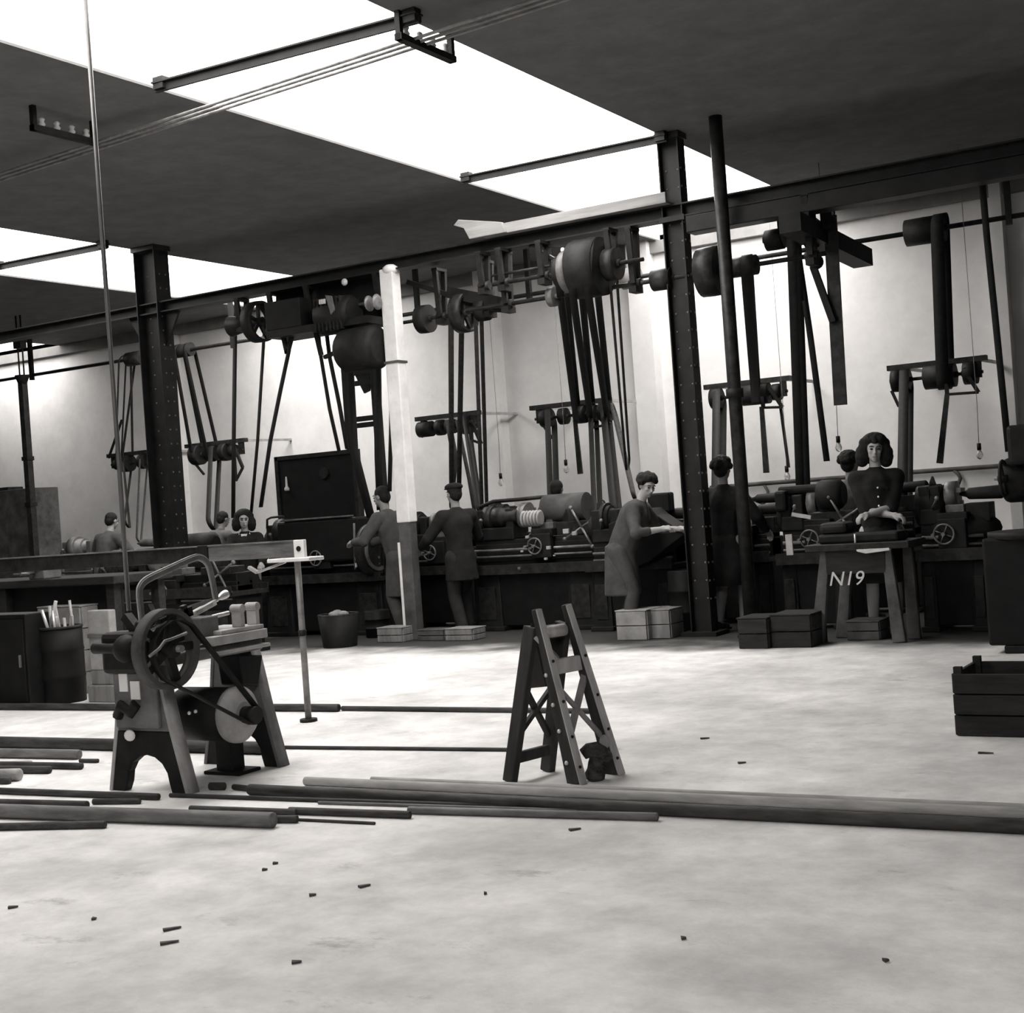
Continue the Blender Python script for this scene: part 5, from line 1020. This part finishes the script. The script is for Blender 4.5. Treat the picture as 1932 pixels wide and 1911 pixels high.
def person(pos, face, label, h=1.65, lean=0.0, twist=0.0, hands=((-.2, -.3, 1.0), (.2, -.3, 1.0)), top='coatd', bottom='trou', skirt=False, hair='short', cap=False, head=(0, 0), skin='skin', female=False, sleeves=1.0, step=.06, collar=None, coat_len=.0, curly=False, neckturn=0.0, buttons=False):
    """local frame: the person faces -Y; face = rotation about Z"""
    k = h / 1.75; t = thing('person', pos, label, 'person', rz=face, group=None)
    def V(x, y, z): return Vector((x * k, y * k, z * k))
    sw = .165 if female else .19; hip = V(0, 0, .93)
    def up(s, dy=0.0, dx=0.0):   # point up the spine leaned forward
        return hip + Vector((dx * k, (-math.sin(lean) * s + dy * math.cos(lean)) * k, (math.cos(lean) * s + dy * math.sin(lean)) * k))
    waist, chest, neck0 = up(.16), up(.38), up(.53)
    hd = lean * .55 + head[0]; neck1 = neck0 + Vector((0, -math.sin(hd) * .09 * k, math.cos(hd) * .09 * k))
    hc = neck1 + Vector((math.sin(head[1]) * .02, -math.sin(hd) * .10 * k - .015 * k, math.cos(hd) * .10 * k))
    R = Matrix.Rotation(neckturn, 3, 'Z') @ Matrix.Rotation(hd, 3, 'X') @ Matrix.Rotation(head[1], 3, 'Y')
    sh = [up(.46, 0, s * sw) for s in (-1, 1)]; hp = [hip + V(s * .09, 0, -.02) for s in (-1, 1)]
    hn = [Vector(p) * k for p in hands]; el = []; wr = []
    for i, s in enumerate((-1, 1)):
        e, w_ = ik(sh[i], hn[i], .30 * k, .26 * k, (s * .7, .35, -.6)); el.append(e); wr.append(w_)
    kn = []; an = []
    for i, s in enumerate((-1, 1)):
        foot = V(s * .11, (-step if s < 0 else step), .08); q, f_ = ik(hp[i], foot, .44 * k, .42 * k, (0, -1, 0)); kn.append(q); an.append(foot)
    b = MB()
    limb(b, [hip, waist, chest, up(.47)], [.125 * k, .115 * k, .135 * k, .10 * k]); b.ball(up(.36), (.16 * k, .10 * k, .16 * k), 14, 10); b.ball(hip, (.16 * k, .11 * k, .11 * k), 14, 10)
    limb(b, [up(.45), neck0, neck1, hc], [.07 * k, .055 * k, .052 * k, .05 * k])
    for i, s in enumerate((-1, 1)):
        limb(b, [up(.45), sh[i]], [.07 * k, .062 * k]); limb(b, [sh[i], lerp(sh[i], el[i], .5), el[i], lerp(el[i], wr[i], .4), wr[i]], [.058 * k, .05 * k, .042 * k, .04 * k, .028 * k])
        limb(b, [hp[i], lerp(hp[i], kn[i], .5), kn[i], lerp(kn[i], an[i], .35), an[i]], [.095 * k, .08 * k, .058 * k, .056 * k, .04 * k]); limb(b, [an[i], an[i] + V(0, -.07, -.045), an[i] + V(0, -.16, -.05)], [.042 * k, .038 * k, .028 * k])
        d = (wr[i] - el[i]).normalized(); side = d.cross(Z_).normalized() * (1 if s > 0 else -1); pd = side.cross(d).normalized()
        if pd.z > 0: pd = -pd
        palm = wr[i] + d * .05 * k; b.ball(lerp(wr[i], palm, .6), (.032 * k, .04 * k, .034 * k), 10, 8)
        limb(b, [wr[i], palm + d * .03 * k], [.026 * k, .03 * k])
        for q in range(4):
            o_ = side * (q - 1.5) * .019 * k; f0 = palm + o_ + d * .03 * k; ln = (.036, .042, .039, .03)[q] * k; f1 = f0 + d * ln + pd * .006 * k; f2 = f1 + d * ln * .5 + pd * ln * .75; f3 = f2 - d * ln * .1 + pd * ln * .6
            b.path([f0 - d * .02 * k, f0, f1, f2, f3], 0, 8, rs=[.0095 * k, .0095 * k, .009 * k, .0085 * k, .007 * k])
        th0 = palm - side * .026 * k; b.path([th0 - d * .02 * k, th0 - side * .018 * k + d * .01 * k + pd * .01 * k, th0 - side * .02 * k + d * .035 * k + pd * .025 * k, th0 - side * .012 * k + d * .05 * k + pd * .035 * k], 0, 8, rs=[.013 * k, .012 * k, .0105 * k, .009 * k])
    # head: cranium, jaw, nose, brow, lips, ears
    def H(x, y, z): return hc + R @ (Vector((x, y, z)) * k)
    b.ball(H(0, .012, .025), (.074 * k, .092 * k, .088 * k), 18, 14, rot=R); b.ball(H(0, -.03, -.04), (.055 * k, .055 * k, .065 * k), 16, 12, rot=R); b.ball(H(0, -.058, -.088), (.026 * k, .02 * k, .02 * k), 10, 8, rot=R)
    b.ball(H(0, -.07, .035), (.052 * k, .018 * k, .014 * k), 10, 8, rot=R)
    for s in (-1, 1): b.ball(H(s * .036, -.066, -.018), (.022 * k, .016 * k, .018 * k), 8, 6, rot=R); b.ball(H(s * .076, .01, 0), (.01 * k, .02 * k, .032 * k), 8, 6, rot=R)
    b.path([H(0, -.078, .022), H(0, -.092, -.002), H(0, -.104, -.022), H(0, -.088, -.032)], 0, 8, rs=[.009 * k, .011 * k, .015 * k, .013 * k])
    b.ball(H(0, -.083, -.054), (.024 * k, .01 * k, .008 * k), 8, 6, rot=R); b.ball(H(0, -.08, -.066), (.02 * k, .01 * k, .008 * k), 8, 6, rot=R)
    remeshed(b, 'body', M[skin], t, .008, 2)
    for s in (-1, 1): q = MB(); q.ball(H(s * .03, -.078, .008), (.014 * k, .009 * k, .0075 * k), 10, 8, rot=R); q.build('eye', M['eye'], t)
    q = MB(); q.ball(H(0, -.0885, -.06), (.021 * k, .008 * k, .0055 * k), 10, 6, rot=R); q.build('mouth', M['lip'], t)
    for s in (-1, 1): q = MB(); q.path([H(s * .012, -.084, .03), H(s * .03, -.088, .036), H(s * .048, -.076, .03)], .0045 * k, 6); q.build('eyebrow', M['hair'], t)
    # clothing
    b = MB(); limb(b, [hip + V(0, 0, -.05), waist, chest, up(.46)], [.16 * k, .155 * k, .17 * k, .12 * k]); b.ball(up(.36), (.205 * k, .14 * k, .19 * k), 14, 10); b.ball(hip + V(0, 0, -.03), (.178 * k, .13 * k, .13 * k), 14, 10)
    for i in range(2):
        limb(b, [up(.45), sh[i]], [.095 * k, .09 * k]); e2 = lerp(el[i], wr[i], max(0.0, sleeves - .08) if sleeves > .3 else .05)
        pts = [sh[i], lerp(sh[i], el[i], .5), el[i]]; rs = [.084 * k, .076 * k, .068 * k]
        if sleeves > .3: pts.append(e2); rs.append(.05 * k)
        limb(b, pts, rs)
    limb(b, [up(.46), neck0], [.08 * k, .066 * k])
    if coat_len:
        b.path([hip + V(0, 0, .05), hip + V(0, 0, -.1), hip + V(0, 0, -.06 - coat_len)], 0, 20, rs=[.16 * k, .175 * k, .2 * k])
    remeshed(b, 'jacket' if not female else 'blouse', M[top], t, .014, 3)
    if collar:
        q = MB()
        for s in (-1, 1): q.prism([neck0 + V(0, -.10, -.10), neck0 + V(s * .075, -.045, .02), neck0 + V(s * .085, -.075, -.05), neck0 + V(s * .03, -.135, -.13)], V(0, -.015, 0))
        q.prism([neck0 + V(-.045, -.085, .0), neck0 + V(.045, -.085, .0), neck0 + V(0, -.135, -.13)], V(0, -.03, 0)); q.build('collar', M[collar], t)
    if buttons:
        for z in (.14, .22, .30, .38): q = MB(); q.ball(up(z, -.163), .009, 8, 6); q.build('button', M['paper'], t)
    b = MB()
    if skirt:
        prof = [(0, .15), (.1, .17), (.3, .2), (.52, .235)]; n = 24
        b.lathe(hip + V(0, 0, .08), -Z_, [(0, .13 * k)] + [(a * k + .02, r * k) for a, r in prof], n); b.build('skirt', M[bottom], t)
    else:
        for i in range(2): limb(b, [hp[i], lerp(hp[i], kn[i], .5), kn[i], lerp(kn[i], an[i], .9)], [.115 * k, .1 * k, .08 * k, .072 * k])
        b.ball(hip, (.17 * k, .125 * k, .12 * k), 14, 10); remeshed(b, 'trousers', M[bottom], t, .015, 3)
    for i in range(2): q = MB(); limb(q, [an[i] + V(0, .03, -.03), an[i] + V(0, -.07, -.04), an[i] + V(0, -.17, -.048)], [.05 * k, .046 * k, .034 * k]); q.box(an[i] + V(0, -.07, -.07), (.085 * k, .27 * k, .02 * k)); q.build('shoe', M['shoe'], t)
    # hair
    rr = random.Random(int(abs(pos[0]) * 100)); q = MB()
    q.ball(H(0, .028, .045), (.086 * k, .094 * k, .085 * k), 18, 12, rot=R); q.ball(H(0, .055, .0), (.078 * k, .065 * k, .085 * k), 14, 10, rot=R)
    if hair == 'long':
        for s in (-1, 1):
            for zz, yy, r in ((.06, .02, .05), (.02, .02, .055), (-.02, .02, .062), (-.06, .015, .066), (-.1, .02, .058)): q.ball(H(s * (.088 + .016 * (zz < -.01)), yy, zz), r * k, 10, 8)
        q.ball(H(0, .07, -.04), (.11 * k, .06 * k, .1 * k), 12, 8); q.ball(H(0, .035, .075), (.115 * k, .1 * k, .085 * k), 16, 10)
    if curly:
        for j in range(80):
            a = rr.uniform(0, 2 * PI); e_ = rr.uniform(-.15, 1.0); x = math.cos(a) * math.sqrt(max(0, 1 - e_ * e_)); y = math.sin(a) * math.sqrt(max(0, 1 - e_ * e_))
            if y < -.35 and e_ < .45: continue
            q.ball(H(x * .092, .025 + y * .095, .04 + e_ * .085), rr.uniform(.026, .038) * k, 8, 6)
    remeshed(q, 'hair', M['hair'], t, .009, 1)
    if cap:
        q = MB(); q.ball(H(0, .02, .085), (.105 * k, .12 * k, .05 * k), 18, 10, rot=R); q.ball(H(0, -.085, .07), (.07 * k, .05 * k, .012 * k), 12, 6, rot=R); q.build('flat_cap', M['coatd'], t)
    return t
def stand(x, Y): p = at(x, 1000, Y=Y); return (p.x, p.y, 0)
def toward_cam(p, off=0.0):      # rotation so local -Y points at the camera, plus an offset
    return math.atan2(p[0], -(-p[1])) * -1 + 0.0 + off
def yaw(p, off=0.0):
    d = Vector((CAM.x - p[0], CAM.y - p[1])); return math.atan2(d.y, d.x) + PI / 2 + off
P_ = stand(462, 12.35)
person(P_, yaw(P_, -.15), 'woman with long dark hair and a white collar behind the stock rail at left', h=1.50, hands=((-.28, -.42, 1.02), (.25, -.40, 1.05)), top='coatd', skirt=True, hair='long', female=True, collar='cloth', skin='skin', head=(.08, .05), neckturn=.15)
P_ = stand(192, 13.5)
person(P_, yaw(P_, 2.3), 'man in grey seen from behind, stooping over the lathe at far left', h=1.66, lean=.28, hands=((-.38, -.42, 1.02), (.38, -.40, 1.02)), top='coatg', hair='short', head=(.1, 0))
P_ = stand(398, 14.3)
person(P_, yaw(P_, 2.2), 'worker in a pale-sleeved shirt bending beside the left column', h=1.58, lean=.35, hands=((-.2, -.5, 1.3), (.25, -.42, 1.25)), top='shirt', hair='short', skin='skind', head=(.1, 0))
P_ = stand(752, 12.42)
person(P_, yaw(P_, -2.2), 'man in a grey coat leaning to the face plate behind the white post', h=1.68, lean=.32, hands=((-.2, -.55, 1.1), (.2, -.5, 1.12)), top='coatg', bottom='coatg', coat_len=.4, hair='short', skin='skind')
P_ = stand(866, 12.45)
person(P_, yaw(P_, -2.6), 'man in a flat cap and black jacket, back turned, right of white post', h=1.62, lean=.08, hands=((-.25, -.35, 1.05), (.3, -.38, 1.05)), top='coatd', bottom='trou', coat_len=.22, cap=True, skin='skind', step=.12)
P_ = stand(1056, 14.05)
person(P_, yaw(P_, 2.8), 'worker with only dark hair showing above the wide grey drum', h=1.60, hands=((-.25, -.4, 1.0), (.25, -.4, 1.0)), top='shirt', skin='skind', cap=False)
P_ = stand(1168, 12.05)
person(P_, yaw(P_, 1.25), 'curly-haired worker in a long grey coat bending to the right at the middle lathe', h=1.62, lean=.50, hands=((-.22, -.52, 1.12), (.22, -.58, 1.10)), top='coatg', bottom='coatg', coat_len=.42, hair='short', curly=True, head=(.12, .1), sleeves=.55, skin='skin', neckturn=-.75)
P_ = stand(1368, 12.6)
person(P_, yaw(P_, 2.7), 'dark-clad worker with bare legs half hidden behind the pipe column', h=1.66, lean=.05, hands=((-.3, -.35, 1.0), (.28, -.38, 1.0)), top='coatd', skirt=True, female=True, hair='short', curly=True, skin='skind', bottom='coatd')
P_ = stand(1612, 13.2)
person(P_, yaw(P_, 2.5), 'worker whose dark hair shows behind the shoulder of the woman at right', h=1.62, hands=((-.25, -.4, 1.0), (.25, -.4, 1.0)), top='shirt', curly=True, skin='skind')
P_ = stand(1660, 12.1)
person(P_, yaw(P_, .05), 'dark-haired woman in a buttoned dark blouse facing the camera at the numbered stand', h=1.72, hands=((.10, -.24, 1.06), (-.10, -.28, 1.08)), top='coatd', skirt=True, female=True, hair='long', curly=True, sleeves=.25, buttons=True, skin='skin', head=(.05, .08))
